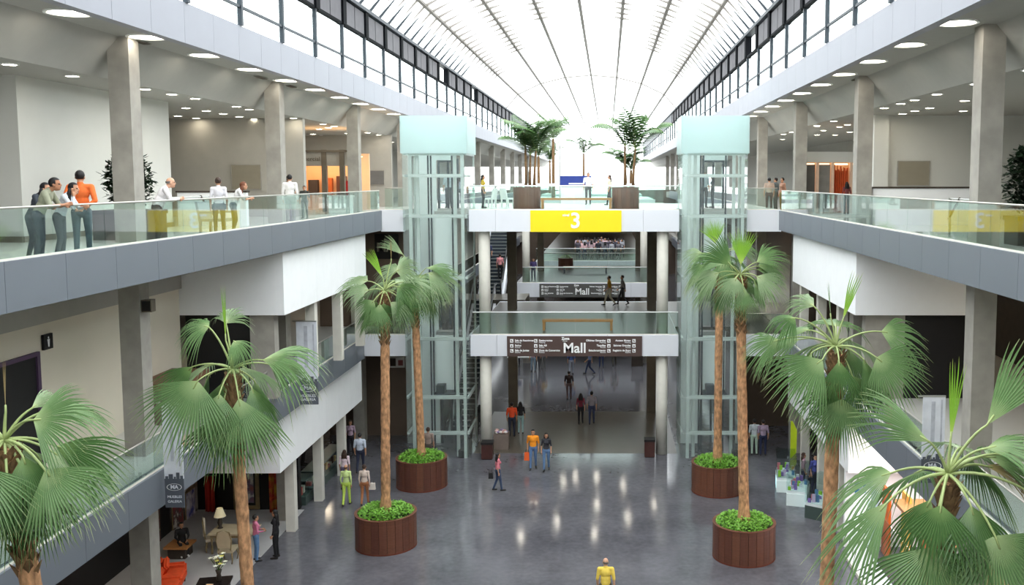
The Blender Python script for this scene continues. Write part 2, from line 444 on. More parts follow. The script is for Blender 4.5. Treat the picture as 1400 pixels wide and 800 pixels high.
# ---- left gallery walls
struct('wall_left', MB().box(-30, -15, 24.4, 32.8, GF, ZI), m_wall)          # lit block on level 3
struct('baseboard_left', MB().box(-15.0, -14.95, 24.35, 32.8, GF, GF + .15), m_conc_dk)
struct('baseboard_left', MB().box(-30, -15.0, 24.33, 24.4, GF, GF + .15), m_conc_dk)
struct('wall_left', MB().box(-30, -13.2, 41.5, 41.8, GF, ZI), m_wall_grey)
struct('wall_left', MB().box(-14.2, -13.9, 8, 30.6, L2, L3 - .9), m_cream)   # cream wall on level 2
struct('trim_%d' % ti, MB().box(-13.92, -13.8, 8, 30.6, 9.5, L3 - .9), m_wall_grey); ti += 1  # grey band put in for the slab edge's shadow along the wall top
struct('wall_left', MB().box(-14.2, -9.5, 46.5, 46.8, L2, L3 - .9), m_brown_wall)
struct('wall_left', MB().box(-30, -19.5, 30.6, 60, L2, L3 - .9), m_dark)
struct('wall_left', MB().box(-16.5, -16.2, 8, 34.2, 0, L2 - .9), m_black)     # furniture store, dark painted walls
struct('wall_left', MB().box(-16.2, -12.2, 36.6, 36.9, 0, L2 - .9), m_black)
struct('wall_left', MB().box(-30, -17.5, 37, 60, 0, L2 - .9), m_brown_wall)
struct('wall_left', MB().box(-14.2, -9.6, 47.6, 47.9, 0, L2 - .9), m_brown_wall)
# dark doorway in the cream wall
d = struct('door_1', loc=(-13.9, 20.5, L2))
obj('leaf', MB().box(-.02, .03, 0, 2.25, 0, 2.95), m_black, d)
fr = M('plum_frame', (86, 66, 92), .5)
obj('frame', MB().box(-.02, .08, 2.25, 2.37, 0, 3.05).box(-.02, .08, -.12, 0, 0, 3.05).box(-.02, .08, 0, 2.25, 2.95, 3.05), fr, d)
# ---- right gallery walls
struct('wall_right', MB().box(11.5, 27, 39.6, 39.9, GF, ZI), m_wall)
struct('wall_right', MB().box(10.9, 11.5, 39.2, 39.9, GF, ZI), m_wall)
struct('wall_right', MB().box(13.5, 27, 24, 24.3, GF, ZI), m_wall)
struct('wall_right', MB().box(11.3, 11.6, 8, 24.3, L2, L3 - .9), m_cream)
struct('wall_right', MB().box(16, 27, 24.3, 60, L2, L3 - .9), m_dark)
struct('wall_right', MB().box(11.2, 16, 41.4, 41.7, L2, L3 - .9), m_wall_grey)
struct('wall_right', MB().box(9.2, 14, 47.5, 47.8, L2, L3 - .9), m_brown_wall)
struct('wall_right', MB().box(6.6, 12, 49.5, 49.8, 0, L2 - .9), m_brown_wall)
struct('wall_right', MB().box(14.5, 27, 42, 60, 0, L2 - .9), m_brown_wall)
# far inner walls
for s, x in ((-1, -19.5), (1, 16.5)):
    a, b = sorted((x, OUT[s]))
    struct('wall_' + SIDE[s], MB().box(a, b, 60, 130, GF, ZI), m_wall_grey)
    struct('wall_' + SIDE[s], MB().box(a, b, 60, 130, L2, L3 - .9), m_brown_wall)
    struct('wall_' + SIDE[s], MB().box(a, b, 60, 130, 0, L2 - .9), m_brown_wall)

# ---- glass balustrades along the gallery edges
def balustrade(name, label, X0, Y0_, X1, Y1_, Z, h=.9, step=MOD, group=None, capm=m_conc_lt, railm=m_rail):
    a = Vector((X0, Y0_, 0)); b = Vector((X1, Y1_, 0)); L = (b - a).length
    ang = math.atan2(b.y - a.y, b.x - a.x)
    t = thing(name, label, 'railing', (X0, Y0_, Z), ang, group)
    n = max(1, round(L / step)); W = L / n
    obj('base_channel', MB().box(0, L, -.035, .035, 0, .035), capm, t)
    me = MB().box(.008, W - .008, -.009, .009, .035, h - .02).mesh('glass_panel', glass_rail)
    for k in range(n): link('glass_panel', me, t, (k * W, 0, 0))
    obj('handrail', MB().tube([(0, 0, h), (L, 0, h)], .022 if railm is m_rail else .032, 8), railm, t, smooth=True)
    return t
for s in (-1, 1):
    w_ = 'on the sofa side' if s < 0 else 'on the curtain shop side'
    balustrade('glass_balustrade', 'long glass balustrade of the top gallery ' + w_, E3[s] + s * .1, 5, E3[s] + s * .1, 42.9, L3)
    balustrade('glass_balustrade', 'long glass balustrade of the middle gallery ' + w_, E2[s] + s * .1, 5, E2[s] + s * .1, 42.9, L2)
    balustrade('glass_balustrade', 'glass balustrade of the top gallery beyond the lift ' + w_, E3[s] + s * .1, 57, E3[s] + s * .1, 100, L3, step=3.67)
    balustrade('glass_balustrade', 'glass balustrade of the middle gallery beyond the lift ' + w_, E2[s] + s * .1, 57, E2[s] + s * .1, 100, L2, step=3.67)
struct('wall_front', MB().box(OUT[-1], OUT[1], 131, 131.4, -.3, L3), m_brown_wall)
# black sheets for the shade inside shop openings, and pilasters below the level 3 bulkheads
struct('wall_left', MB().box(-13.9, -11.75, 31.0, 31.2, L2, 8.62), m_black)
struct('wall_left', MB().box(-11.75, -10.95, 30.9, 31.3, L2, 8.62), m_conc)
struct('wall_right', MB().box(9.75, 12.6, 31.0, 31.2, L2, 8.62), m_black)
struct('wall_right', MB().box(8.45, 9.75, 30.9, 31.3, L2, 8.62), m_conc)
# ================================================================== bridges across the hall
BX0, BX1 = -6.4, 3.28
def bridge(n, Y, Yb, Z, wings=True, hf=1.0):
    """deck, fascia panels front and back, returns to both galleries"""
    root = struct('floor', loc=(BX0, Y, Z))
    obj('deck', MB().box(0, BX1 - BX0, .26, Yb - Y - .26, -hf + .04, 0), m_tile3 if Z > 8 else m_floor_tan, root)
    ws = [1.05, 1.7, 1.385, 1.385, 1.42, 1.42]; x = 0
    ws = [v * (BX1 - BX0) / sum(ws) for v in ws]
    for v in ws:
        for yy in (0, Yb - Y - .25):
            link('panel', MB().box(.005, v - .005, 0, .25, -hf, 0).mesh('panel', m_bridge), root, (x, yy, 0))
        x += v
    obj('side_panel', MB().box(-.02, .0, 0, Yb - Y, -hf, 0), m_bridge, root)
    obj('side_panel', MB().box(BX1 - BX0, BX1 - BX0 + .02, 0, Yb - Y, -hf, 0), m_bridge, root)
    if wings:
        E = E3 if Z > 8 else E2
        for s, xa in ((-1, -9.42), (1, 6.42)):
            a, b = sorted((xa, E[s] + s * .28))
            obj('wing_panel', MB().box(a - BX0, b - BX0, 0, .25, -hf, 0), m_bridge, root)
            obj('wing_deck', MB().box(a - BX0, b - BX0, .25, Yb - Y, -hf + .04, 0), m_tile3 if Z > 8 else m_floor_tan, root)
    return root
bridge(1, YB, 56.2, L3); bridge(1, YB, 56.2, L2)
bridge(2, 66.4, 79.5, L3, False); bridge(2, 66.4, 79.5, L2, False)
bridge(3, 84.5, 130, L2, False); bridge(3, 92, 130, L3, False)
G = 'white-capped glass railing of the '
balustrade('glass_balustrade', G + 'top bridge above the yellow sign', BX0, YB + .1, BX1, YB + .1, L3, 1.1, 2.4, railm=m_cap)
balustrade('glass_balustrade', G + 'middle bridge above the brown Mall sign', BX0 + .1, YB + .1, BX1, YB + .1, L2, 1.06, 2.4, railm=m_cap)
balustrade('glass_balustrade', G + 'second middle bridge above the grey Mall sign', BX0 + .4, 66.5, BX1 - .4, 66.5, L2, 1.1, 2.4, railm=m_cap)
balustrade('glass_balustrade', G + 'second middle bridge, behind its bench', BX0 + .9, 79.3, BX1 - .4, 79.3, L2, 1.1, 2.4, railm=m_cap)
balustrade('glass_balustrade', G + 'second top bridge', BX0, 66.5, BX1, 66.5, L3, 1.1, 2.4, railm=m_cap)
balustrade('glass_balustrade', G + 'top bridge, on its rear edge', BX0, 56.1, BX1, 56.1, L3, 1.1, 2.4, railm=m_cap)
balustrade('glass_balustrade', G + 'crowded far concourse', BX0, 84.7, BX1, 84.7, L2, 1.1, 2.4, railm=m_cap)
for Z, nm in ((L3, 'top'), (L2, 'middle')):
    E = E3 if Z > 8 else E2
    balustrade('glass_balustrade', 'short glass railing between lift tower and sofa-side %s gallery' % nm, E[-1] - .1, YB + .1, -9.45, YB + .1, Z, 1.0)
    balustrade('glass_balustrade', 'short glass railing between lift tower and kiosk-side %s gallery' % nm, 6.45, YB + .1, E[1] + .1, YB + .1, Z, 1.0)

# ---- bridge columns: pale round pair in front, dark square pair behind
rc = MB().lathe([(.27, 0), (.27, L2 - 1.0)], n=20).mesh('round_column', m_conc_lt, True)
rc2 = MB().lathe([(.27, 0), (.27, L3 - L2 - 1.0)], n=20).mesh('round_column', m_conc_lt, True)
dc = MB().box(-.25, .25, -.25, .25, 0, L2 - 1.0).mesh('dark_column', m_conc_dk)
dc2 = MB().box(-.25, .25, -.25, .25, 0, L3 - L2 - 1.0).mesh('dark_column', m_conc_dk)
for yb, nm in ((0, 'first'), (22.6, 'second')):
    for x in (-5.78, 2.56):
        for me, z, lv in ((rc, 0, 'ground floor'), (rc2, L2, 'middle floor')):
            o = link('round_column', me, None, (x, 44.4 + yb, z))
            tag(o, 'pale round concrete column carrying the %s bridge from the %s' % (nm, lv), 'column', 'round columns, %s bridge, %s' % (nm, lv))
    for x in (-5.33, 2.44):
        for me, z, lv in ((dc, 0, 'ground floor'), (dc2, L2, 'middle floor')):
            o = link('dark_column', me, None, (x, 52.7 + yb, z))
            tag(o, 'dark square column at the rear of the %s bridge, %s' % (nm, lv), 'column', 'dark square columns, %s bridge, %s' % (nm, lv))

# ---- signs hung on the bridge fascias
s3 = thing('level_sign', 'yellow level sign with white 3 on the top bridge', 'sign', (-1.47, YB - .03, L3 - 1.02))
obj('board', MB().box(-2.1, 2.1, -.03, .02, .01, 1.0), m_yellow, s3)
link('numeral', text_mesh('3', 1.0, m_letter, .012, bold=.02), s3, (-.02, -.04, .5))
link('lettering', text_mesh('nivel', .17, m_letter, .012, bold=.004), s3, (-.46, -.04, .78))
def mall_sign(label, y, W, boardm, x):
    t = thing('directory_sign', label, 'sign', (x, y - .03, L2 - .95))
    obj('board', MB().box(-W / 2, W / 2, -.03, .02, -.05, .9), boardm, t)
    k = W / 6.3
    link('lettering', text_mesh('Mall', .66 * k, m_letter, .012, bold=.012), t, (0, -.04, .33))
    link('lettering', text_mesh('Zona', .17 * k, m_letter, .012, bold=.008), t, (-.42 * k, -.04, .79))
    link('lettering', text_mesh('Zone', .1 * k, m_letter, .012), t, (-.45 * k, -.04, .68))
    cols = [(-2.78, 'LEFT', ['Sala de Reuniones', 'Baños', 'Sala de Juntas']), (-1.66, 'LEFT', ['Restaurantes', 'Sala AB', 'Zona de Comercios']),
            (1.45, 'RIGHT', ['Oficinas Generales', 'Taquillas', 'Estacionamiento']), (2.62, 'RIGHT', ['Acceso Museo', 'Salones Grandes', 'Registro de Expo'])]
    for cx, al, lines in cols:
        for i, ln in enumerate(lines):
            z = .68 - .235 * i
            link('lettering', text_mesh(ln, .12 * k, m_letter, .01, al, .004), t, (cx * k, -.04, z + .02))
            link('lettering', text_mesh(['Meeting', 'Access', 'Rooms'][i], .09 * k, m_letter, .01, al), t, (cx * k, -.04, z - .07))
            sx = cx * k + (-.15 if al == 'LEFT' else .15) * k
            ic = MB().box(sx - .075 * k, sx + .075 * k, -.045, -.03, z - .075, z + .085)
            pi_ = obj('pictogram', ic, m_letter, t)
            mk = MB()
            if i == 0: mk.box(sx - .04, sx + .0, -.05, -.045, z - .03, z + .05).box(sx, sx + .05, -.05, -.045, z - .03, z)
            elif i == 1: mk.add([(sx - .05, -.049, z - .04), (sx + .05, -.049, z - .04), (sx, -.049, z + .05)], [(0, 1, 2)])
            else: mk.box(sx - .045, sx - .01, -.05, -.045, z - .04, z + .05).box(sx - .01, sx + .045, -.05, -.045, z - .04, z - .01)
            obj('mark', mk, boardm, pi_)
    return t
mall_sign('brown directory sign reading Mall on the first middle bridge', YB, 6.3, m_signbrown, -1.55)
mall_sign('dark grey directory sign reading Mall on the second middle bridge', 66.4, 6.0, m_signgrey, -1.8)

# ---- wooden benches behind the railings
def bench(label, x, y, z, W=3.4, legm=m_wood):
    t = thing('bench', label, 'bench', (x, y, z))
    obj('seat', MB().box(-W / 2, W / 2, -.22, .22, .42, .52), m_wood, t)
    lg = MB().box(-.06, .06, -.2, .2, 0, .42).mesh('leg', legm)
    for q in (-1, 1): link('leg', lg, t, (q * (W / 2 - .08), 0, 0))
bench('long wooden bench on the middle bridge above the brown Mall sign', -1.45, 45.4, L2)
bench('long wooden bench on the top bridge above the yellow sign', -1.5, 45.6, L3)
bench('long wooden bench on the second middle bridge', -1.75, 73.5, L2, 3.4, m_steel_dk)

# ---- lamps under the first middle bridge: they mirror in the polished floor (each found from its mirror image)
lm = MB().lathe([(.13, 0), (.13, -.04)], n=14).mesh('bulb', e_lamp_bridge)
lr = MB().lathe([(.2, .0), (.2, -.05), (.13, -.05), (.13, 0)], n=14, caps=False).mesh('rim', m_cap)
ZL = L2 - .96
for px_, py_ in ((712, 735), (770, 660), (761, 715), (816, 645), (816, 692), (813, 731), (852, 665), (858, 709), (788, 640), (730, 690), (895, 690)):
    q = at(px_, py_, Z=-ZL)
    t = thing('bridge_downlight', 'bright round downlight under the middle bridge with the brown Mall sign', 'ceiling light', (q.x, min(q.y, 55.7), ZL), group='downlights under the first middle bridge')
    link('bulb', lm, t); link('rim', lr, t)

# ================================================================== glass lift towers
def lift(label, x0, x1, s, lobby):
    """x0..x1 front face; s=+1: hall side is +x"""
    y0, y1 = 43.55, 46.3; top, fz = 15.9, 14.2
    t = thing('glass_lift_tower', label, 'lift', ((x0 + x1) / 2, y0, 0))
    W = x1 - x0; h = W / 2; D = y1 - y0
    # outer glass sheets, one per storey band
    zs = [.05, 1.2, 2.9, 5.65, 8.5, 11.35, 13.2, fz]
    for a, b in zip(zs, zs[1:]):
        g = 'glass_panel'
        link(g, MB().box(-h, h, 0, .02, a + .02, b - .02).mesh(g, glass_lift), t)
        for q in (-1, 1):
            link(g, MB().box(q * h - .01, q * h + .01, .03, D, a + .02, b - .02).mesh(g, glass_lift), t)
    # frosted cap box
    cap = MB().box(-h - .06, h + .06, -.06, -.03, fz, top).box(-h - .06, -h - .03, -.03, D + .06, fz, top).box(h + .03, h + .06, -.03, D + .06, fz, top).box(-h - .03, h + .03, D + .03, D + .06, fz, top)
    obj('frosted_cap', cap, glass_frost, t)
    # steel frame
    for x in (-h + .33, h - .2):
        link('post', MB().box(x - .07, x + .07, .06, .2, 0, fz).mesh('post', m_liftsteel), t)
    for x in (-h + .62, h - .58):
        link('post', MB().box(x - .07, x + .07, .32, .46, 0, fz).mesh('post', m_liftsteel), t)
    for x in (-h + .04, h - .04):
        link('post', MB().box(x - .04, x + .04, D - .2, D - .06, 0, fz).mesh('post', m_liftsteel), t)
    for z in zs[1:]:
        link('beam', MB().box(-h + .26, h - .13, .05, .19, z - .09, z + .07).mesh('beam', m_liftsteel), t)
        for q in (-1, 1):
            link('side_beam', MB().box(q * (h - .05) - .05, q * (h - .05) + .05, .05, D - .05, z - .07, z + .05).mesh('side_beam', m_liftsteel), t)
    # guide rails
    for x in (-h + .95, -h + 1.08, h - .85):
        link('guide_rail', MB().box(x - .035, x + .035, 1.2, 1.28, 0, fz).mesh('guide_rail', m_steel_dk), t)
    # rear wall: pale panels between the landing doors
    dx0, dx1 = -h + 1.15, h - .75
    for (a, b) in ((2.95, L2 - .2), (L2 + 2.7, L3 - .25), (L3 + 2.3, fz)):
        link('rear_panel', MB().box(dx0, dx1, 1.45, 1.5, a, b).mesh('rear_panel', m_liftpanel), t)
    link('rear_panel', MB().box(-h + .1, dx0 - .06, D - .16, D - .08, 0, fz).mesh('rear_panel', m_liftpanel), t)
    for z in (0, L2, L3):
        d = link('landing_door', MB().box(dx0, dx0 + .1, D - .18, D - .06, z, z + 2.4).box(dx1 - .1, dx1, D - .18, D - .06, z, z + 2.4).box(dx0 + .1, dx1 - .1, D - .18, D - .06, z + 2.22, z + 2.4).box((dx0 + dx1) / 2 - .05, (dx0 + dx1) / 2 + .05, D - .16, D - .1, z, z + 2.22).mesh('landing_door', m_steel_dk), t)
        link('pane', MB().box(dx0 + .1, (dx0 + dx1) / 2 - .05, D - .14, D - .12, z + .1, z + 2.2).mesh('pane', glass_shop), d)
        link('pane', MB().box((dx0 + dx1) / 2 + .05, dx1 - .1, D - .14, D - .12, z + .1, z + 2.2).mesh('pane', glass_shop), d)
        link('sill', MB().box(dx0 - .1, dx1 + .1, D - .7, D - .06, z - .28, z - .12).mesh('sill', m_steel), t)
    # lift car parked near the ground: floor frame and buffer
    link('car_frame', MB().box(dx0, dx1, .7, D - .75, 2.75, 2.9).box(dx0 + .1, dx0 + .5, .8, 1.3, 2.9, 3.3).mesh('car_frame', m_steel_dk), t)
    link('pit_box', MB().box(h - .55, h - .15, .1, .5, 0, .35).mesh('pit_box', m_black), t)
    return t
lift('glass lift tower with frosted cap beside the escalators', -9.38, -6.46, 1, 0)
lift('glass lift tower with frosted cap on the kiosk side', 3.4, 6.38, -1, 0)

# ================================================================== escalators
def escalator(label, xc, y0, z0, rise, run, W=1.5):
    t = thing('escalator', label, 'escalator', (xc, y0, z0))
    h = W / 2; n = int(rise / .2)
    st = MB().box(-h + .22, h - .22, 0, run / n + .03, -.2, 0).mesh('step', m_steel_dk)
    nose = MB().box(-h + .22, h - .22, -.012, .025, -.045, .004).mesh('nosing', m_steel)
    for k in range(n):
        o = link('step', st, t, (0, k * run / n, (k + 1) * rise / n)); link('nosing', nose, o)
    for q in (-1, 1):
        x = q * (h - .1)
        sk = [(-.9, -.1), (0, -.1), (run, rise - .1), (run + .9, rise - .1), (run + .9, rise - .9), (run, rise - .9), (.3, -.5), (-.9, -.5)]
        link('truss_panel', MB().prism([(a, b) for a, b in sk], 'x', x - .09, x + .09).mesh('truss_panel', m_bridge), t)
        gl = [(-.8, -.1), (0, -.1), (run, rise - .1), (run + .8, rise - .1), (run + .8, rise + .85), (run, rise + .85), (0, .85), (-.8, .85)]
        link('glass_side', MB().prism(gl, 'x', x - .01, x + .01).mesh('glass_side', glass_rail), t)
        link('handrail', MB().tube([(x, -.8, .1), (x, -.95, .5), (x, -.8, .9), (x, 0, .9), (x, run, rise + .9), (x, run + .8, rise + .9)], .05, 8).mesh('handrail', m_black, True), t)
        link('rail_profile', MB().tube([(x, -.8, .84), (x, 0, .84), (x, run, rise + .84), (x, run + .8, rise + .84)], .035, 6).mesh('rail_profile', m_cap), t)
    return t
escalator('escalator from the ground floor to the middle floor behind the lift', -7.5, 47.6, 0, L2, 9.6)
escalator('escalator from the middle floor up to the top floor', -7.45, 60.0, L2, L3 - L2, 9.6, 1.7)
# landings behind the lifts and at the escalator heads
struct('floor', MB().box(-9.42, -6.42, 46.4, 56.2, L3 - .5, L3), m_tile3)
struct('floor', MB().box(-11.4, -5.0, 57.0, 60.2, L2 - .5, L2 - .005), m_floor_tan)
for Z in (L2, L3): struct('floor', MB().box(3.3, 6.42, 46.4, 56.2, Z - .5, Z), m_tile3 if Z > 8 else m_floor_tan)
# ================================================================== planting
def leaf_material(name, rgb, pale, trans=.35):
    m = bpy.data.materials.new(name); m.use_nodes = True
    nt = m.node_tree; n = nt.nodes; b = n['Principled BSDF']; out = n['Material Output']
    uv = n.new('ShaderNodeUVMap'); sp = n.new('ShaderNodeSeparateXYZ'); nt.links.new(uv.outputs[0], sp.inputs[0])
    r = n.new('ShaderNodeValToRGB'); e = r.color_ramp.elements
    e[0].position = 0; e[0].color = (*lin(pale), 1)
    e[1].position = .3; e[1].color = (*lin(rgb), 1)
    q = r.color_ramp.elements.new(.85); q.color = (*[v * .9 for v in lin(rgb)], 1)
    q = r.color_ramp.elements.new(1.0); q.color = (*lin((min(255, pale[0] + 8), min(255, pale[1] - 5), pale[2])), 1)
    nt.links.new(sp.outputs[1], r.inputs[0])
    # fine pale lines along the pleats
    wv = n.new('ShaderNodeMath'); wv.operation = 'PINGPONG'; wv.inputs[1].default_value = .5
    nt.links.new(sp.outputs[0], wv.inputs[0])
    st = n.new('ShaderNodeMapRange'); st.inputs[1].default_value = .0; st.inputs[2].default_value = .14; st.inputs[3].default_value = .5; st.inputs[4].default_value = 0
    nt.links.new(wv.outputs[0], st.inputs[0])
    mx = n.new('ShaderNodeMix'); mx.data_type = 'RGBA'
    nt.links.new(st.outputs[0], mx.inputs[0]); nt.links.new(r.outputs[0], mx.inputs[6]); mx.inputs[7].default_value = (*lin(pale), 1)
    nt.links.new(mx.outputs[2], b.inputs['Base Color'])
    b.inputs['Roughness'].default_value = .34; b.inputs['Specular IOR Level'].default_value = .45
    tr = n.new('ShaderNodeBsdfTranslucent'); nt.links.new(mx.outputs[2], tr.inputs[0])
    ms = n.new('ShaderNodeMixShader'); ms.inputs[0].default_value = trans
    nt.links.new(b.outputs[0], ms.inputs[1]); nt.links.new(tr.outputs[0], ms.inputs[2]); nt.links.new(ms.outputs[0], out.inputs[0])
    return m
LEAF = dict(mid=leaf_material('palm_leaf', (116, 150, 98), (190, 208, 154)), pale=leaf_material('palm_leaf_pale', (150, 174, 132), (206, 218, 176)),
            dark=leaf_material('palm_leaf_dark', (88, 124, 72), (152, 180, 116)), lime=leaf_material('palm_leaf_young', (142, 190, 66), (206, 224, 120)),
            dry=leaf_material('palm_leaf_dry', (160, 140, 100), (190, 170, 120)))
m_petiole = M('petiole', (164, 178, 118), .5, var=.1, scale=8)
m_bark = M('palm_bark', (184, 138, 100), .9, var=.5, scale=11, bump=.9, stretch=(1, 1, .5), detail=8)
m_bark_top = M('palm_boots', (128, 98, 68), .9, var=.4, scale=12, bump=.8, stretch=(1, 1, .6))

def mesh_uv(name, v, f, uvs, mat):
    me = bpy.data.meshes.new(name); me.from_pydata(v, [], f); me.update()
    ul = me.uv_layers.new(name='UVMap')
    for l in me.loops: ul.data[l.index].uv = uvs[l.vertex_index]
    me.materials.append(mat)
    return me
def frond(parent, crown, hub, axis, R, spread=60, hint=None, droop=.35, n=26, kind='mid', cup=-.22, rnd=None, petiole=True):
    """one fan leaf: pleated segments radiating from the hub, free drooping tips, plus its stalk"""
    rnd = rnd or random
    base = parent.location
    hub = Vector(hub); crown = Vector(crown); ax = Vector(axis).normalized()
    if hint is None:
        o = hub - crown; o.z = 0
        hint = o.normalized() * .6 + Vector((0, -.35, .8)) if o.length > .01 else Vector((0, -1, .3))
    nrm = Vector(hint) - ax * ax.dot(Vector(hint)); nrm.normalize(); sd = ax.cross(nrm).normalized()
    v = []; f = []; uv = []; dth = math.radians(spread) / n
    T = [.02, .16, .32, .48, .62, .76, .89, 1.0]
    dz = Vector((0, 0, -1))
    for i in range(n):
        th = math.radians(spread) * (2 * (i + .5) / n - 1)
        L = R * (.78 + .22 * math.cos(th)) * rnd.uniform(.94, 1.05)
        jt = rnd.uniform(-.9, .9) * dth; dr = droop * rnd.uniform(.75, 1.4); spl = rnd.uniform(.42, .6)
        b0 = len(v)
        for k, t in enumerate(T):
            sp = spl
            wj = max(0, t - sp) / (1 - sp)
            a = th + jt * wj * wj
            hw = dth * (1 if t <= sp else (1 - wj) ** .9 * sp / t + .015)
            tt = t
            for c, q in ((-1, 0), (0, 1), (1, 0)):
                an = a + c * hw
                d = ax * math.cos(an) + sd * math.sin(an)
                p = hub + d * (L * tt) + nrm * (cup * L * (abs(th) / 1.6) ** 2 * t) - nrm * (q * .9 * L * t * dth * (1 - wj))
                g = max(0, t - .18)
                p += dz * (dr * L * g * g * 1.1) + dz * (.22 * L * max(0, t - .66))
                # drooping tips keep their length
                pull = dr * g * g * .45
                p -= d * (L * pull * .5)
                v.append(p - base); uv.append((.5 * (c + 1), t))
        for k in range(len(T) - 1):
            a = b0 + 3 * k
            f += [(a, a + 1, a + 4, a + 3), (a + 1, a + 2, a + 5, a + 4)]
    o = link('frond', mesh_uv('frond', v, f, uv, LEAF[kind]), parent)
    if petiole:
        mid = (crown + hub) / 2 + Vector((0, 0, .22 * (hub - crown).length))
        pts = []
        for k in range(8):
            t = k / 7; pts.append(crown * (1 - t) ** 2 + mid * 2 * t * (1 - t) + hub * t * t)
        pts.append(hub + ax * R * .12)
        link('petiole', MB().tube([p - base for p in pts], [.026 - .0015 * k for k in range(9)], 6).mesh('petiole', m_petiole, True), o)
    return o
def trunk(parent, base, crown, r0, r1, lean=(0, 0)):
    b = Vector(base); c = Vector(crown); off = parent.location
    H = (c - b).length; pts = []; rad = []; N = 46; rn = random.Random(int(b.y * 10))
    for k in range(N):
        t = k / (N - 1); p = b.lerp(c, t) + Vector((lean[0] * math.sin(PI * t), lean[1] * math.sin(PI * t), 0))
        pts.append(p - off); rad.append((r0 + (r1 - r0) * t + .1 * max(0, .08 - t) * 8) * rn.uniform(.95, 1.06))
    o = link('trunk', MB().tube(pts, rad, 14).mesh('trunk', m_bark, True), parent)
    # cut leaf bases around the upper trunk
    mb = MB(); rn2 = random.Random(3)
    for k in range(90):
        t = 1 - (k / 90) ** 1.3 * .22; a = k * 2.4
        p = b.lerp(c, t) + Vector((lean[0] * math.sin(PI * t), lean[1] * math.sin(PI * t), 0)) - off
        d = Vector((math.cos(a), math.sin(a), 0)); r = r0 + (r1 - r0) * t; u = Vector((-d.y, d.x, 0))
        q = p + d * r * .9; e = q + d * rn2.uniform(.05, .13) + Vector((0, 0, rn2.uniform(.1, .2)))
        mb.add([q + u * .07, q - u * .07, q - Vector((0, 0, .14)), e + u * .025, e - u * .025], [(0, 1, 4, 3), (1, 2, 4), (2, 0, 3), (2, 3, 4)])
    tag(obj('leaf_bases', mb, m_bark_top, parent), kind='stuff')
    return o
m_wood_pot = [M('planter_wood_%d' % i, c, .45, var=.22, scale=7, stretch=(.6, .6, 9), spec=.5) for i, c in enumerate(((98, 58, 44), (104, 62, 46), (93, 54, 42), (109, 67, 49)))]
m_soil = M('soil', (70, 60, 44), .95, var=.3, scale=20)
m_cover = M('ground_cover', (116, 168, 60), .5, var=.45, scale=6)
def planter(root, r=1.08, h=1.2, z=0, n=24, seed=1, leaves=2600):
    """staved pot with its low planting, as parts of a potted palm (root stands at the pot's base)"""
    rn = random.Random(seed); me = {}
    t = obj('pot', MB().lathe([(r - .075, .05), (r - .075, h - .02)], n=24, caps=True), m_black, root)
    for i in range(4):
        mb = MB(); a0, a1 = .006, 2 * PI / n - .006
        for j in range(2):
            u0, u1 = a0 + (a1 - a0) * j / 2, a0 + (a1 - a0) * (j + 1) / 2
            P = lambda rr, a, zz: (rr * math.cos(a), rr * math.sin(a), zz)
            mb.add([P(r, u0, 0), P(r, u1, 0), P(r, u1, h), P(r, u0, h), P(r - .07, u0, 0), P(r - .07, u1, 0), P(r - .07, u1, h), P(r - .07, u0, h)],
                   [(0, 1, 2, 3), (5, 4, 7, 6), (3, 2, 6, 7), (0, 4, 5, 1), (0, 3, 7, 4), (1, 5, 6, 2)])
        me[i] = mb.mesh('stave', m_wood_pot[i])
    for k in range(n):
        o = link('stave', me[rn.randrange(4)], t); o.rotation_euler.z = 2 * PI * k / n
    obj('rim', MB().lathe([(r + .015, h), (r + .015, h + .03), (r - .09, h + .03), (r - .09, h)], n=36, caps=False), m_wood_pot[1], t)
    obj('base_ring', MB().lathe([(r + .01, 0), (r + .01, .05)], n=36), M('rust_base', (106, 54, 40), .6), t)
    mb = MB(); rc_ = r - .08
    for k in range(leaves):
        rr = rc_ * math.sqrt(rn.random()); a = rn.uniform(0, 2 * PI)
        hh = h - .04 + .30 * (1 - (rr / rc_) ** 5) * rn.random() + .03 * math.sin(a * 3)
        c = Vector((rr * math.cos(a), rr * math.sin(a), hh)); s = rn.uniform(.05, .095); b = rn.uniform(0, 2 * PI); ti = rn.uniform(-.2, .9)
        d = Vector((math.cos(b) * math.cos(ti), math.sin(b) * math.cos(ti), math.sin(ti))) * s; u = Vector((-math.sin(b), math.cos(b), 0)) * s * .42
        mb.add([c - d * .2, c + d * .4 + u, c + d * 1.1, c + d * .4 - u], [(0, 1, 2, 3)])
    if leaves: tag(obj('ground_cover', mb, m_cover, root), kind='stuff')
    return t
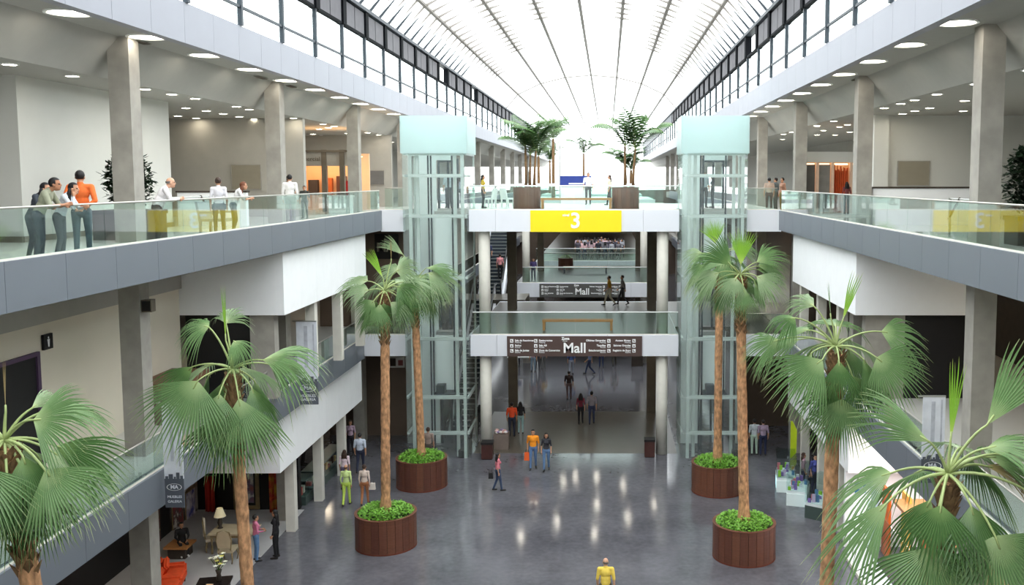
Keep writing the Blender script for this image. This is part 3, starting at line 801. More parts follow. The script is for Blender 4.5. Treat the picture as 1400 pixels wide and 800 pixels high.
def fan_palm(label, base, crown, r0=.24, r1=.2, specs=(), filler=8, seed=1, lean=(0, 0), fR=1.2, k_=.86, skirt=5):
    """specs: hub offset from the crown (m), leaf direction, length, half-spread, kind, hint, droop"""
    t = thing('potted_fan_palm', label, 'palm tree', (base[0], base[1], 0))
    planter(t, seed=seed)
    cr = Vector(crown); rn = random.Random(seed)
    trunk(t, base, cr - Vector((0, 0, .15)), r0, r1, lean)
    for sp in specs:
        off, ax, R, spread = sp[:4]; R *= k_
        kind = sp[4] if len(sp) > 4 else 'mid'; hint = sp[5] if len(sp) > 5 else None; dr = sp[6] if len(sp) > 6 else .35
        frond(t, cr, cr + Vector(off), ax, R, spread, hint, dr, kind=kind, rnd=rn, n=max(6, int(spread * .44) + 3))
    for k in range(filler):
        a = PI * (.1 + .8 * k / max(1, filler - 1)) + rn.uniform(-.15, .15)     # far side of the crown
        el = rn.uniform(-.5, .6); pl = rn.uniform(.5, .8)
        off = Vector((math.cos(a) * math.cos(el), math.sin(a) * math.cos(el), math.sin(el))) * pl
        ax = off.normalized() + Vector((0, 0, -.35))
        frond(t, cr, cr + off, ax, fR * rn.uniform(.85, 1.05), 62, None, .45, kind=rn.choice(['mid', 'pale', 'mid', 'pale']), rnd=rn, n=26)
    for k in range(skirt):                                                     # old leaves hanging round the trunk
        a = -PI / 2 + (k - (skirt - 1) / 2) * 1.15 + rn.uniform(-.2, .2)
        out = Vector((math.cos(a), math.sin(a), 0)); hub = cr + out * rn.uniform(.38, .6) + Vector((0, 0, -rn.uniform(.1, .45)))
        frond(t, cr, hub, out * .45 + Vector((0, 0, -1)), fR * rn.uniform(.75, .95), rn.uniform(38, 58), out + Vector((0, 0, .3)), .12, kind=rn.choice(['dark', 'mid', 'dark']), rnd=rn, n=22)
    return t
CAMW = (0, -1, .35)
def px(scale):       # offset given in photo pixels right / up, plus metres towards the viewer
    return lambda r, u, f=0: (r / scale, -f, u / scale)
# ---- H: nearest palm on the kiosk side
o = px(100)
Hc = at(1296, 648, Y=13.0)
H = [(o(2, 45), (.06, 0, 1), 1.5, 7, 'lime', (0, -1, 0), 0),
     (o(-30, 48, .1), (-.95, -.1, .62), 1.65, 30, 'mid', (.1, -.6, .8), .18),
     (o(48, 72, .1), (.62, 0, .95), 1.7, 22, 'mid', (-.5, -.8, .3), .05),
     (o(40, 45, .3), (.85, -.3, .3), 1.3, 50, 'mid', (0, -.3, 1), .6),
     (o(-92, -30, .3), (-.62, -.2, -.62), 1.65, 30, 'mid', (-.5, -.5, .6), .25),
     (o(-38, -84, .55), (-.05, -.35, -1), 1.5, 78, 'mid', CAMW, .1),
     (o(46, -68, .55), (.28, -.35, -1), 1.75, 80, 'mid', CAMW, .1),
     (o(115, -25, .3), (.8, -.2, -.5), 1.4, 70, 'mid', (.2, -.8, .5), .3),
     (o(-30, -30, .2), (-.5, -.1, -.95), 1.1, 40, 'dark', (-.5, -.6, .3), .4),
     (o(45, 10, -.4), (.7, .4, -.7), 1.2, 60, 'dark', None, .5),
     (o(75, 28, .0), (.9, .2, .05), 1.2, 45, 'pale', (0, -.3, 1), .55),
     (o(60, 5, -.2), (.9, .1, -.2), 1.1, 30, 'dry', (0, -.4, 1), .6)]
fan_palm('tall fan palm with broad hanging fronds nearest the white lit store', (4.66, 13.0, 1.15), Hc, .125, .105, H, 4, 1, skirt=2)
# ---- G
o = px(65.7)
Gc = at(1143, 474, Y=19.8)
Gs = [(o(8, 35), (.28, 0, 1), 1.25, 9, 'lime', (0, -1, 0), 0), (o(-8, 40), (-.1, 0, 1), .9, 2, 'pale', (0, -1, 0), 0),
      (o(60, 22, .1), (1, -.1, -.1), 1.2, 58, 'mid', (.1, -.75, .6), .35), (o(47, -9, .5), (.75, -.3, -.6), 1.3, 72, 'mid', CAMW, .15),
      (o(-26, -12, .5), (-.8, -.3, -.5), 1.45, 55, 'mid', (-.1, -.8, .6), .25), (o(-60, 42, .2), (-.75, -.2, -.05), .85, 72, 'dark', (-.2, -.5, .9), .75),
      (o(-30, 55, -.1), (-.5, .2, .4), .9, 60, 'pale', (-.2, -.4, .9), .6), (o(-78, 8, -.1), (-1, 0, -.25), 1.0, 55, 'mid', (0, -.7, .7), .4),
      (o(2, -66, .5), (-.12, -.25, -1), 1.25, 62, 'mid', CAMW, .1), (o(-5, -50, .2), (-.5, -.2, -.9), 1.2, 45, 'dark', CAMW, .2), (o(22, -40, .1), (.45, 0, -.9), 1.2, 45, 'dark', CAMW, .2)]
fan_palm('tall fan palm with a sharp upright young spear beside the kiosk', (4.66, 19.8, 1.15), Gc, .16, .14, Gs, 6, 2, k_=.92)
# ---- B
o = px(63.7)
Bc = at(318, 505, Y=20.4)
Bs = [(o(-8, 40), (-.02, 0, 1), 1.5, 3, 'lime', (0, -1, 0), 0), (o(-28, 60, .1), (-.8, -.2, .25), .95, 78, 'mid', (-.1, -.6, .8), .7),
      (o(-12, 62, -.2), (.1, .2, .4), .9, 70, 'pale', (0, -.5, .8), .55), (o(8, 42, .2), (.35, -.2, -.2), .75, 60, 'mid', (.2, -.6, .8), .8),
      (o(44, 14, .1), (1, -.05, .3), 2.0, 50, 'mid', (0, -.35, 1), .62), (o(-32, -8, .6), (-.4, -.35, -.85), 1.9, 66, 'mid', CAMW, .08),
      (o(22, -32, .6), (.3, -.35, -.95), 1.75, 44, 'mid', CAMW, .1), (o(-12, -60, .2), (-.2, -.2, -1), 1.6, 50, 'dark', CAMW, .1),
      (o(-52, 5, .1), (-.85, 0, -.7), 1.3, 35, 'dark', CAMW, .2), (o(14, -50, .1), (.2, .1, -1), 1.5, 40, 'dark', CAMW, .1)]
fan_palm('tall fan palm with large grey-green fans in front of the middle-floor banners', (-7.9, 20.4, 1.15), Bc, .155, .12, Bs, 3, 3)
# ---- A
o = px(98.5)
Ac = at(6, 602, Y=13.2)
As = [(o(4, 40), (.02, 0, 1), 1.0, 2, 'dry', (0, -1, 0), 0), (o(54, 34, .2), (1, -.15, .12), 1.15, 66, 'mid', (-.15, -.85, .5), .22),
      (o(78, -30, .4), (.72, -.3, -.7), 1.2, 56, 'mid', (.1, -.9, .45), .12), (o(4, -22, .6), (.35, -.4, -.85), 1.15, 62, 'mid', CAMW, .15),
      (o(60, -14, -.2), (.95, .1, -.25), 1.25, 38, 'dark', (0, -.7, .6), .3), (o(40, -70, .1), (.25, -.1, -1), 1.1, 60, 'dark', CAMW, .2),
      (o(-30, 30, .3), (-.5, -.3, .6), 1.2, 45, 'lime', (.2, -.9, .2), .2), (o(-50, -40, .4), (-.5, -.3, -.8), 1.3, 60, 'mid', CAMW, .2),
      (o(20, -60, .3), (-.05, -.2, -1), 1.1, 55, 'dark', CAMW, .15), (o(28, 40, -.2), (.5, .3, .5), .8, 40, 'pale', None, .6)]
fan_palm('fan palm with sharply pleated green fans near the restroom sign wall', (-7.75, 13.2, 1.15), Ac, .15, .13, As, 4, 4, lean=(.1, 0))
# ---- C, D (planted behind each other), E, F
o = px(39.4)
Cc = at(526, 398, Y=33.0)
Cs = [(o(-2, 18), (-.5, 0, 1), 1.2, 12, 'lime', (0, -1, .2), 0), (o(-20, 2, .2), (-1, -.1, .15), 1.05, 60, 'pale', (0, -.6, .8), .3),
      (o(18, 28, .2), (.6, -.2, .35), 1.3, 66, 'pale', (-.2, -.8, .5), .5), (o(22, 8, .5), (.7, -.4, .1), 1.1, 70, 'dark', (.1, -.7, .7), .45),
      (o(10, -14, .3), (.85, -.2, -.35), 1.0, 50, 'pale', (0, -.5, .85), .7), (o(-12, -12, .3), (-.6, -.2, -.6), .9, 60, 'mid', CAMW, .3),
      (o(8, 40, -.2), (0, 0, 1), .9, 3, 'dry', (0, -1, 0), 0), (o(0, -16, .2), (.1, -.2, -1), .7, 60, 'dark', CAMW, .2)]
fan_palm('fan palm rising from the front planter on the sofa side', (-7.92, 33.0, 1.15), Cc, .165, .15, Cs, 6, 5, k_=1.0, fR=1.3)
o = px(32.7)
Dc = at(566, 392, Y=39.7)
Ds = [(o(-14, 44), (-.75, 0, .65), 1.25, 20, 'pale', (.3, -.9, .2), .1), (o(22, 20, .3), (.85, -.2, -.35), 1.6, 52, 'pale', (.1, -.8, .6), .25),
      (o(18, 26, .1), (.9, 0, .1), 1.5, 40, 'mid', (0, -.4, .9), .4), (o(6, 12, .4), (.25, -.3, -.8), 1.3, 60, 'mid', CAMW, .2),
      (o(-18, 24, .2), (-.7, 0, .1), 1.2, 60, 'pale', (0, -.6, .8), .45), (o(16, 4, .2), (.6, -.1, -.8), 1.3, 46, 'mid', CAMW, .2)]
fan_palm('fan palm rising from the rear planter beside the escalator lift', (-7.95, 39.7, 1.15), Dc, .165, .15, Ds, 6, 6, k_=1.0, fR=1.3)
o = px(40.6)
Fc = at(1012, 376, Y=32.0)
Fs = [(o(0, 14, .1), (.05, 0, 1), 1.35, 26, 'lime', (0, -1, .1), .02), (o(-14, 14, .3), (-.75, -.1, .85), 1.5, 38, 'dark', (.3, -.9, .3), .1),
      (o(22, 18, .1), (.85, 0, .55), 1.3, 48, 'mid', (-.1, -.7, .7), .3), (o(20, 0, .4), (.85, -.3, -.45), 1.2, 55, 'pale', (.1, -.8, .6), .25),
      (o(-8, -2, .5), (-.35, -.4, -.75), 1.0, 66, 'pale', CAMW, .3), (o(-30, 4, .2), (-.9, -.1, -.3), 1.3, 50, 'pale', (0, -.6, .8), .4),
      (o(-34, 22, .1), (-1, 0, .25), 1.1, 50, 'mid', (0, -.5, .85), .55), (o(26, 6, -.3), (1, .2, 0), 1.1, 50, 'dark', (0, -.6, .8), .3)]
fan_palm('fan palm rising from the front planter on the kiosk side', (4.72, 32.0, 1.15), Fc, .18, .155, Fs, 6, 7, k_=1.0, fR=1.3)
o = px(33.3)
Ec = at(984, 352, Y=39.0)
Es = [(o(-6, 20, .1), (-.2, 0, 1), 1.1, 40, 'lime', (0, -1, .1), .05), (o(-24, 6, .2), (-1, 0, .1), 1.1, 55, 'pale', (0, -.6, .8), .5),
      (o(-22, -10, .3), (-.8, -.2, -.5), 1.0, 55, 'mid', (0, -.8, .6), .4), (o(16, 10, .0), (.8, 0, .6), 1.0, 50, 'mid', None, .4)]
fan_palm('fan palm rising from the rear planter on the kiosk side', (4.6, 39.0, 1.15), Ec, .17, .15, Es, 6, 8, k_=1.0, fR=1.3)
# ---- feather palms on the top bridge
def feather_palm(label, x, y, z, H, L, n, seed, kind='mid', stems=1, spread=.35, pot=None):
    t = thing('feather_palm', label, 'palm tree', (x, y, z)); rn = random.Random(seed)
    if pot: planter(t, *pot, 0, 20, seed, 0)
    zb = pot[1] - .1 if pot else 0
    for sidx in range(stems):
        bx, by = (rn.uniform(-spread, spread), rn.uniform(-.2, .2)) if stems > 1 else (0, 0)
        hh = H * rn.uniform(.75, 1.05) if stems > 1 else H
        top = Vector((bx * 1.3, by, zb + hh))
        rt = 1.9 if y > 60 else 1
        link('trunk', MB().tube([(bx, by, zb), (bx * 1.1, by, zb + hh * .5), top], [.075 * rt, .06 * rt, .045 * rt], 8).mesh('trunk', m_bark_top, True), t)
        for k in range(n):
            a = 2 * PI * k / n + rn.uniform(-.3, .3); el = rn.uniform(.9, 1.5)
            v = []; f = []; uv = []; prev = None; Lf = L * rn.uniform(.8, 1.1); K = 20
            pts = []
            for j in range(K + 1):
                u = j / K; ang = el - 1.9 * u ** 1.7 * (1.25 - .45 * el)
                pts.append(Vector((math.cos(a) * math.cos(ang), math.sin(a) * math.cos(ang), math.sin(ang))))
            p = top.copy(); path = [p.copy()]
            for j in range(K): p = p + pts[j] * (Lf / K); path.append(p.copy())
            mbv = []
            for j in range(1, K + 1):
                for q in (-1, 1):
                    dirv = pts[min(j, K)]; sdv = Vector((-math.sin(a), math.cos(a), 0)) * q
                    ll = Lf * .34 * math.sin(PI * min(1, .12 + .85 * j / K)) ** .7
                    d = (dirv * .55 + sdv * .8 + Vector((0, 0, -.28))).normalized() * ll
                    w_ = Vector((0, 0, 1)).cross(d).normalized() * ll * .12
                    c = path[j]; b0 = len(v)
                    v += [c - w_ * .5, c + w_ * .5, c + d * .5 + w_ + Vector((0, 0, -.02)), c + d + Vector((0, 0, -.12 * ll)), c + d * .5 - w_]
                    uv += [(0, .3), (1, .3), (1, .6), (.5, .95), (0, .6)]
                    f += [(b0, b0 + 1, b0 + 2, b0 + 3, b0 + 4)]
            fr = link('frond', mesh_uv('frond', v, f, uv, LEAF[rn.choice([kind, 'dark', kind])]), t)
            link('stalk', MB().tube(path, [.022 * (1 - .8 * j / K) for j in range(K + 1)], 5).mesh('stalk', m_petiole), fr)
    return t
feather_palm('clump of feather palms in a stave planter on the top bridge by the escalator lift', -3.9, 46.0, L3, 2.0, 2.2, 7, 11, 'mid', 3, .5, (.66, 1.0))
feather_palm('feather palms with one tall arching crown in a stave planter on the top bridge', .85, 46.0, L3, 2.2, 2.4, 7, 12, 'mid', 2, .4, (.66, 1.0))
feather_palm('lone slender feather palm farther along the second top bridge, sofa side', -3.9, 68.4, L3, 4.3, 2.2, 9, 13, 'mid')
feather_palm('pair of dark feather palms farther along the second top bridge, kiosk side', 1.6, 69.2, L3, 2.6, 2.2, 9, 14, 'dark', 2)
feather_palm('small dark feather palm in the far distance near the end of the vault', -2.4, 95, L3, 4.0, 2.6, 9, 15, 'dark')
feather_palm('another pale far feather palm near the end of the vault', -6.0, 99, L3, 3.4, 2.6, 9, 16, 'pale')
feather_palm('feather palm standing past the lone slender one', -5.4, 74.5, L3, 3.2, 2.2, 9, 17, 'pale')
t = thing('small_planter', 'small brown stave planter with low plants on the second middle bridge', 'planter', (-3.4, 76.5, L2)); planter(t, .6, .9, 0, 20, 3, 300)

# ---- bushy trees in tubs on the top galleries
def tub_tree(label, x, y, z, hb, r, H, seed, wide):
    t = thing('potted_tree', label, 'potted plant', (x, y, z)); rn = random.Random(seed)
    mb = MB().box(-wide / 2, wide / 2, -wide / 2, wide / 2, 0, hb); obj('tub', mb, m_dark, t)
    obj('tub_rim', MB().box(-wide / 2 - .03, wide / 2 + .03, -wide / 2 - .03, wide / 2 + .03, hb - .1, hb + .01), m_black, t)
    obj('stem', MB().tube([(0, 0, hb - .1), (.03, 0, hb + .4), (0, .02, hb + H * .6)], [.05, .04, .02], 8), m_bark_top, t)
    v = []; f = []; uv = []
    for k in range(2200):
        u = rn.random(); a = rn.uniform(0, 2 * PI); zz = hb + .15 + H * u; rr = r * math.sin(PI * (.12 + .8 * u)) ** .6 * math.sqrt(rn.random())
        c = Vector((rr * math.cos(a), rr * math.sin(a), zz)); b = rn.uniform(0, 2 * PI); ti = rn.uniform(-.6, .7); s_ = rn.uniform(.13, .24)
        d = Vector((math.cos(b) * math.cos(ti), math.sin(b) * math.cos(ti), math.sin(ti))) * s_; w_ = Vector((-math.sin(b), math.cos(b), 0)) * s_ * .28
        b0 = len(v); v += [c, c + d * .5 + w_, c + d, c + d * .5 - w_]; uv += [(.5, .3), (1, .5), (.5, .9), (0, .5)]; f.append((b0, b0 + 1, b0 + 2, b0 + 3))
    o_ = link('foliage', mesh_uv('foliage', v, f, uv, MATS_DK), t); o_['kind'] = 'stuff'
    return t
MATS_DK = leaf_material('ficus_leaf', (40, 62, 42), (58, 84, 56), .15)
tub_tree('dark bushy potted tree in a square black tub behind the concrete column', -13.0, 25.9, GF, .78, .62, 1.35, 5, 1.35)
tub_tree('spiky dark potted plant behind the concrete column beside the woman in pink', 10.35, 23.45, GF, .7, .6, 1.5, 6, .8)
# ================================================================== people
# each pose is a set of joints; tapered limbs, torso, head, hands with five fingers are fused into one continuous skin
def V3(*a): return np.array(a, float)
def base_joints():
    J = dict(pel=V3(0, 0, .95), spi=V3(0, .0, 1.12), che=V3(0, .0, 1.30), nek=V3(0, -.005, 1.47), hed=V3(0, .015, 1.60))
    for s, n in ((-1, 'l'), (1, 'r')):
        J['hip' + n] = V3(s * .095, 0, .92); J['kne' + n] = V3(s * .105, .02, .50); J['ank' + n] = V3(s * .11, -.02, .09); J['toe' + n] = V3(s * .13, .15, .035)
        J['sho' + n] = V3(s * .185, -.005, 1.405); J['elb' + n] = V3(s * .235, -.03, 1.12); J['wri' + n] = V3(s * .235, .05, .885)
    return J
def pose_joints(kind):
    J = base_joints()
    if kind == 'walk':
        J['kner'] = V3(.10, .17, .53); J['ankr'] = V3(.10, .27, .10); J['toer'] = V3(.12, .43, .05)
        J['knel'] = V3(-.10, -.03, .50); J['ankl'] = V3(-.10, -.33, .16); J['toel'] = V3(-.11, -.20, .04)
        J['elbr'] = V3(.23, -.14, 1.14); J['wrir'] = V3(.22, -.16, .90); J['elbl'] = V3(-.23, .06, 1.13); J['wril'] = V3(-.21, .23, .96)
    elif kind == 'stride':
        J['kner'] = V3(.10, .08, .52); J['ankr'] = V3(.10, .14, .09); J['toer'] = V3(.12, .31, .035)
        J['knel'] = V3(-.10, -.02, .50); J['ankl'] = V3(-.10, -.18, .11); J['toel'] = V3(-.12, -.03, .035)
        J['elbr'] = V3(.24, -.08, 1.13); J['wrir'] = V3(.24, -.04, .88)
    elif kind == 'lean':                      # forearms on a rail in front
        for k in ('spi', 'che', 'nek', 'hed', 'shol', 'shor'):
            d = J[k][2] - .95; J[k] = J[k] + V3(0, .42 * d, -.12 * d)
        J['hed'] = J['hed'] + V3(0, .03, -.01)
        for s, n in ((-1, 'l'), (1, 'r')):
            J['elb' + n] = V3(s * .27, .30, 1.10); J['wri' + n] = V3(s * .10, .47, 1.13)
        J['kner'] = V3(.11, .06, .5); J['ankr'] = V3(.12, -.05, .09); J['toer'] = V3(.14, .12, .035)
    elif kind == 'chin':                      # leaning, one hand raised to the face
        J = pose_joints('lean'); J['elbr'] = V3(.20, .38, 1.12); J['wrir'] = V3(.12, .36, 1.36)
    elif kind == 'carry':
        for s, n in ((-1, 'l'), (1, 'r')):
            J['elb' + n] = V3(s * .26, .0, 1.14); J['wri' + n] = V3(s * .13, .24, 1.10)
    elif kind == 'sit':
        for s, n in ((-1, 'l'), (1, 'r')):
            J['kne' + n] = V3(s * .12, .43, .95); J['ank' + n] = V3(s * .12, .45, .54); J['toe' + n] = V3(s * .13, .61, .50)
            J['elb' + n] = V3(s * .24, .06, 1.16); J['wri' + n] = V3(s * .14, .28, 1.06)
        for k in J: J[k] = J[k] - V3(0, 0, .40)
    elif kind == 'back':                      # hands clasped behind
        for s, n in ((-1, 'l'), (1, 'r')):
            J['elb' + n] = V3(s * .27, -.12, 1.14); J['wri' + n] = V3(s * .08, -.19, 1.0)
    return J
def person_mesh(kind, female=False, belly=0., vox=.017):
    J = pose_joints(kind); mb = MB(); seg = []
    sh = .90 if female else 1.0
    for n in 'lr':
        for k in ('sho', 'elb', 'wri'): J[k + n] = J[k + n] * V3(sh if k == 'sho' else (.95 if female else 1), 1, 1)
    def cone(a, b, ra, rb, reg, nseg=4):
        a, b = J[a] if isinstance(a, str) else a, J[b] if isinstance(b, str) else b
        mb.tube([a + (b - a) * t for t in np.linspace(0, 1, nseg)], [ra + (rb - ra) * t for t in np.linspace(0, 1, nseg)], 10)
        mb.ball(a, (ra, ra, ra), 10, 6); mb.ball(b, (rb, rb, rb), 10, 6); seg.append((a, b, ra, rb, reg))
    def ell(c, r, reg, rot=None):
        mb.ball(c, r, 14, 10, rot); seg.append((c, c, min(r), min(r), reg))
    # torso as stacked ellipsoids
    up = J['nek'] - J['pel']; up = up / np.linalg.norm(up); tilt = Matrix.Rotation(-math.atan2(up[1], up[2]), 3, 'X')
    ell(J['pel'] + V3(0, 0, -.01), (.165 if female else .155, .115 + belly * .4, .13), 2, tilt)
    ell(J['spi'], (.128 if female else .148, .10 + belly, .16), 1, tilt)
    ell(J['spi'] * .45 + J['pel'] * .55, (.148, .108 + belly, .14), 1, tilt)
    ell(J['che'], (.150 if female else .168, .115 + belly * .4, .17), 1, tilt)
    if female:
        f = tilt @ Vector((0, 1, 0))
        for s in (-1, 1): ell(J['che'] + V3(s * .065, f.y * .085, f.z * .085 - .01), (.06, .06, .06), 1)
    cone(J['che'] + V3(0, 0, .08), 'nek', .085, .06, 1)
    cone('shol', 'shor', .065, .065, 1)
    cone('nek', J['hed'] + V3(0, -.01, -.05), .052, .05, 0)
    for n in 'lr':
        cone('hip' + n, 'kne' + n, .092, .062, 2); cone('kne' + n, 'ank' + n, .062, .046, 2)
        cone(J['ank' + n] + V3(0, -.035, -.045), 'toe' + n, .042, .034, 3); cone('ank' + n, J['ank' + n] + V3(0, 0, -.03), .044, .045, 3)
        cone('sho' + n, 'elb' + n, .064 if not female else .054, .047 if not female else .04, 1)
        cone('elb' + n, 'wri' + n, .043 if not female else .038, .030 if not female else .026, 4)
        d = J['wri' + n] - J['elb' + n]; d = d / np.linalg.norm(d)
        s = -1 if n == 'l' else 1
        side = np.cross(d, V3(s, 0, 0)); side = side / (np.linalg.norm(side) + 1e-6)
        if kind not in ('lean', 'chin', 'carry', 'sit'): side = V3(0, 1, 0) - d * d[1]; side /= np.linalg.norm(side)
        if side[1] < 0: side = -side
        w = J['wri' + n]; palm = w + d * .055; thick = np.cross(d, side)
        cone(w, palm, .027, .031, 5)
        for q in (-1, 1): cone(w + d * .03 + side * q * .012, palm + d * .03 + side * q * .022, .02, .017, 5)
        cn = thick * (-s)
        for i, (o_, L) in enumerate(((-.034, .058), (-.012, .075), (.012, .08), (.034, .068))):
            b = palm + d * .03 + side * o_
            m_ = b + d * L * .55 + cn * .008; e = m_ + d * L * .4 + cn * .024
            cone(b, m_, .0105, .0100, 5, 3); cone(m_, e, .0100, .0085, 5, 3)
        tb = w + d * .03 + side * .028
        cone(tb, tb + side * .035 + d * .03, .013, .011, 5, 3); cone(tb + side * .035 + d * .03, tb + side * .04 + d * .062, .011, .009, 5, 3)
    h = J['hed']
    ell(h + V3(0, -.008, .03), (.077, .096, .095), 0); ell(h + V3(0, .018, -.035), (.060, .072, .085), 0); ell(h + V3(0, .055, -.085), (.036, .034, .03), 0)
    ell(h + V3(0, .098, -.015), (.012, .020, .024), 0); cone(h + V3(0, .085, .02), h + V3(0, .108, -.022), .008, .012, 0)
    for s in (-1, 1): ell(h + V3(s * .079, -.008, -.01), (.012, .022, .034), 0)
    ell(h + V3(0, .088, -.058), (.022, .010, .010), 6)
    me = mb.mesh('body_tmp')
    o = bpy.data.objects.new('body_tmp', me); col.objects.link(o)
    r = o.modifiers.new('r', 'REMESH'); r.mode = 'VOXEL'; r.voxel_size = vox; r.use_smooth_shade = True
    sm = o.modifiers.new('s', 'SMOOTH'); sm.factor = .5; sm.iterations = 2
    dg = bpy.context.evaluated_depsgraph_get()
    out = bpy.data.meshes.new_from_object(o.evaluated_get(dg)); bpy.data.objects.remove(o); bpy.data.meshes.remove(me)
    # regions: 0 skin 1 shirt 2 trousers 3 shoes 4 forearm 5 hand(skin) 6 lips 7 eyes
    nP = len(out.polygons); cen = np.empty(nP * 3); out.polygons.foreach_get('center', cen); cen = cen.reshape(-1, 3)
    best = np.full(nP, 1e9); reg = np.zeros(nP, int)
    for a, b, ra, rb, g in seg:
        ab = b - a; L2_ = max(1e-9, ab @ ab); t = np.clip(((cen - a) @ ab) / L2_, 0, 1)
        dd = np.linalg.norm(cen - (a + t[:, None] * ab), axis=1) - (ra + (rb - ra) * t)
        m_ = dd < best; best[m_] = dd[m_]; reg[m_] = g
    for s in (-1, 1):
        dd = np.linalg.norm((cen - (h + V3(s * .032, .086, .008))) / V3(.018, .03, .011), axis=1); reg[dd < 1] = 7
    sl = {0: 0, 1: 1, 2: 2, 3: 3, 4: 4, 5: 0, 6: 5, 7: 6}
    out.materials.clear()
    for k in range(7): out.materials.append(m_white)
    out.polygons.foreach_set('material_index', [sl[int(x)] for x in reg])
    out.polygons.foreach_set('use_smooth', [True] * nP)
    out.name = 'person'
    return out, h
def hair_mesh(h, style):
    mb = MB(); n, m = 16, 12; vs = []; idx = {}; fs = []
    for i in range(m + 1):
        a = PI * i / m
        for k in range(n):
            q = 2 * PI * k / n
            x, y, z = math.sin(a) * math.cos(q), math.sin(a) * math.sin(q), math.cos(a)
            vs.append((h[0] + x * .086, h[1] - .012 + y * .107, h[2] + .036 + z * .104))
    for i in range(m):
        for k in range(n):
            q = 2 * PI * (k + .5) / n; a = PI * (i + .5) / m
            y, z = math.sin(a) * math.sin(q), math.cos(a)
            keep = z > .42 or (y < .25 and z > -.30) or (y < -.15 and z > -.62)
            if style == 'bald': keep = (y < .1 and -.55 < z < .05)
            if keep: fs.append((i * n + k, (i + 1) * n + k, (i + 1) * n + (k + 1) % n, i * n + (k + 1) % n))
    mb.add(vs, fs)
    if style == 'long':
        for x in np.linspace(-.075, .075, 5):
            b = V3(h[0] + x, h[1] - .06 + abs(x) * .3, h[2] + .02)
            mb.tube([b, b + V3(x * .15, -.03, -.12), b + V3(x * .25, -.035, -.26), b + V3(x * .1, -.02, -.36)], [.036, .04, .036, .012], 8)
    if style == 'bun': mb.ball((h[0], h[1] - .115, h[2] + .05), (.045, .045, .045), 10, 7)
    me = mb.mesh('hair', None, True); me.materials.append(m_white); return me
PROTO = {}
def proto(kind, female, belly, fine):
    k = (kind, female, belly)
    if k not in PROTO: PROTO[k] = person_mesh(kind, female, belly, .0125 if fine else .017)
    return PROTO[k]
HAIRS = {}
SKIN = [(196, 146, 116), (178, 126, 96), (212, 164, 136), (150, 104, 78)]
HC = dict(black=(28, 24, 24), brown=(62, 42, 32), grey=(120, 116, 112), red=(110, 62, 40))
def person(label, loc, rot, kind='stand', shirt=(200, 200, 200), trousers=(60, 66, 84), hair='short', hc='black', female=False, sleeves=False, h=1.72, belly=0., skin=0, shoes=(40, 36, 34), group=None, fine=False):
    me, hd = proto(kind, female, belly, fine)
    o = link('person', me, None, loc, rot); k = h / 1.72; o.scale = (k * (1.02 if not female else .98), k, k)
    c = lambda nm, rgb, r=.8: M('%s_%d_%d_%d' % (nm, *rgb), rgb, r, var=.08, scale=14)
    sk = c('skin', SKIN[skin], .55); sh = c('cloth', shirt)
    for i, m_ in enumerate((sk, sh, c('cloth', trousers), c('shoe', shoes, .5), sh if sleeves else sk, c('lip', (160, 92, 84), .5), c('eye', (30, 26, 26), .3))):
        o.material_slots[i].link = 'OBJECT'; o.material_slots[i].material = m_
    tag(o, label, 'person', group)
    if hair:
        hk = (kind, female, belly, hair)
        if hk not in HAIRS: HAIRS[hk] = hair_mesh(hd, hair)
        hh = link('hair', HAIRS[hk], o); hh.material_slots[0].link = 'OBJECT'; hh.material_slots[0].material = c('hair', HC[hc], .6)
    return o
def g(px_, py_, Z=0): return at(px_, py_, Z=Z)
AWAY, TOWARD, RIGHT, LEFT = 0.0, PI, -PI / 2, PI / 2
# --- leaning shoppers on the top gallery
xr = E3[-1] - .1 - .45
person('man in a navy and cream polo shirt leaning on the top gallery rail', (xr, 17.95, GF), RIGHT + .25, 'lean', (150, 152, 130), (52, 58, 72), h=1.72, fine=True, skin=1)
person('dark-haired person half hidden behind the man in the cream polo', (xr - .6, 18.75, GF), RIGHT, 'lean', (60, 66, 74), (48, 54, 66), hair='long', h=1.62, female=True)
person('woman with long black hair and white sleeves resting her chin at the rail', (xr + .02, 18.6, GF), RIGHT + .1, 'chin', (214, 218, 226), (44, 52, 62), 'long', female=True, sleeves=True, h=1.62, fine=True)
person('man in an orange shirt standing with his arms behind him at the rail', (xr + .05, 19.35, GF), AWAY + .3, 'back', (232, 112, 50), (66, 88, 100), sleeves=True, h=1.78, fine=True)
person('bald man in a white shirt and pink tie leaning on the rail', (xr, 22.7, GF), RIGHT + .5, 'lean', (236, 230, 232), (66, 62, 62), 'bald', 'grey', sleeves=True, h=1.74, belly=.03, skin=2, fine=True)
person('woman in a white blouse turned away at the rail above the white bulkhead', (xr + .05, 26.2, GF), AWAY + .4, 'stand', (222, 218, 224), (52, 60, 82), 'bun', 'brown', True, h=1.66)
person('red-haired woman in white bending over the rail above the bulkhead', (xr + .05, 27.2, GF), RIGHT + .4, 'lean', (232, 230, 230), (60, 70, 84), 'long', 'red', True, h=1.62)
person('man in a loose white shirt standing in front of the peach-lit shop', (-11.3, 33.9, GF), AWAY + .2, 'stand', (226, 222, 220), (96, 104, 92), sleeves=True, h=1.78)
person('man in dark clothes looking into the peach-lit shop', (-12.4, 37.0, GF), AWAY - .4, 'carry', (44, 46, 62), (52, 54, 60), h=1.74)
person('child-height person standing low beside the grey shop post', (-12.6, 39.6, GF), TOWARD, 'stand', (58, 60, 56), (70, 72, 72), h=1.35)
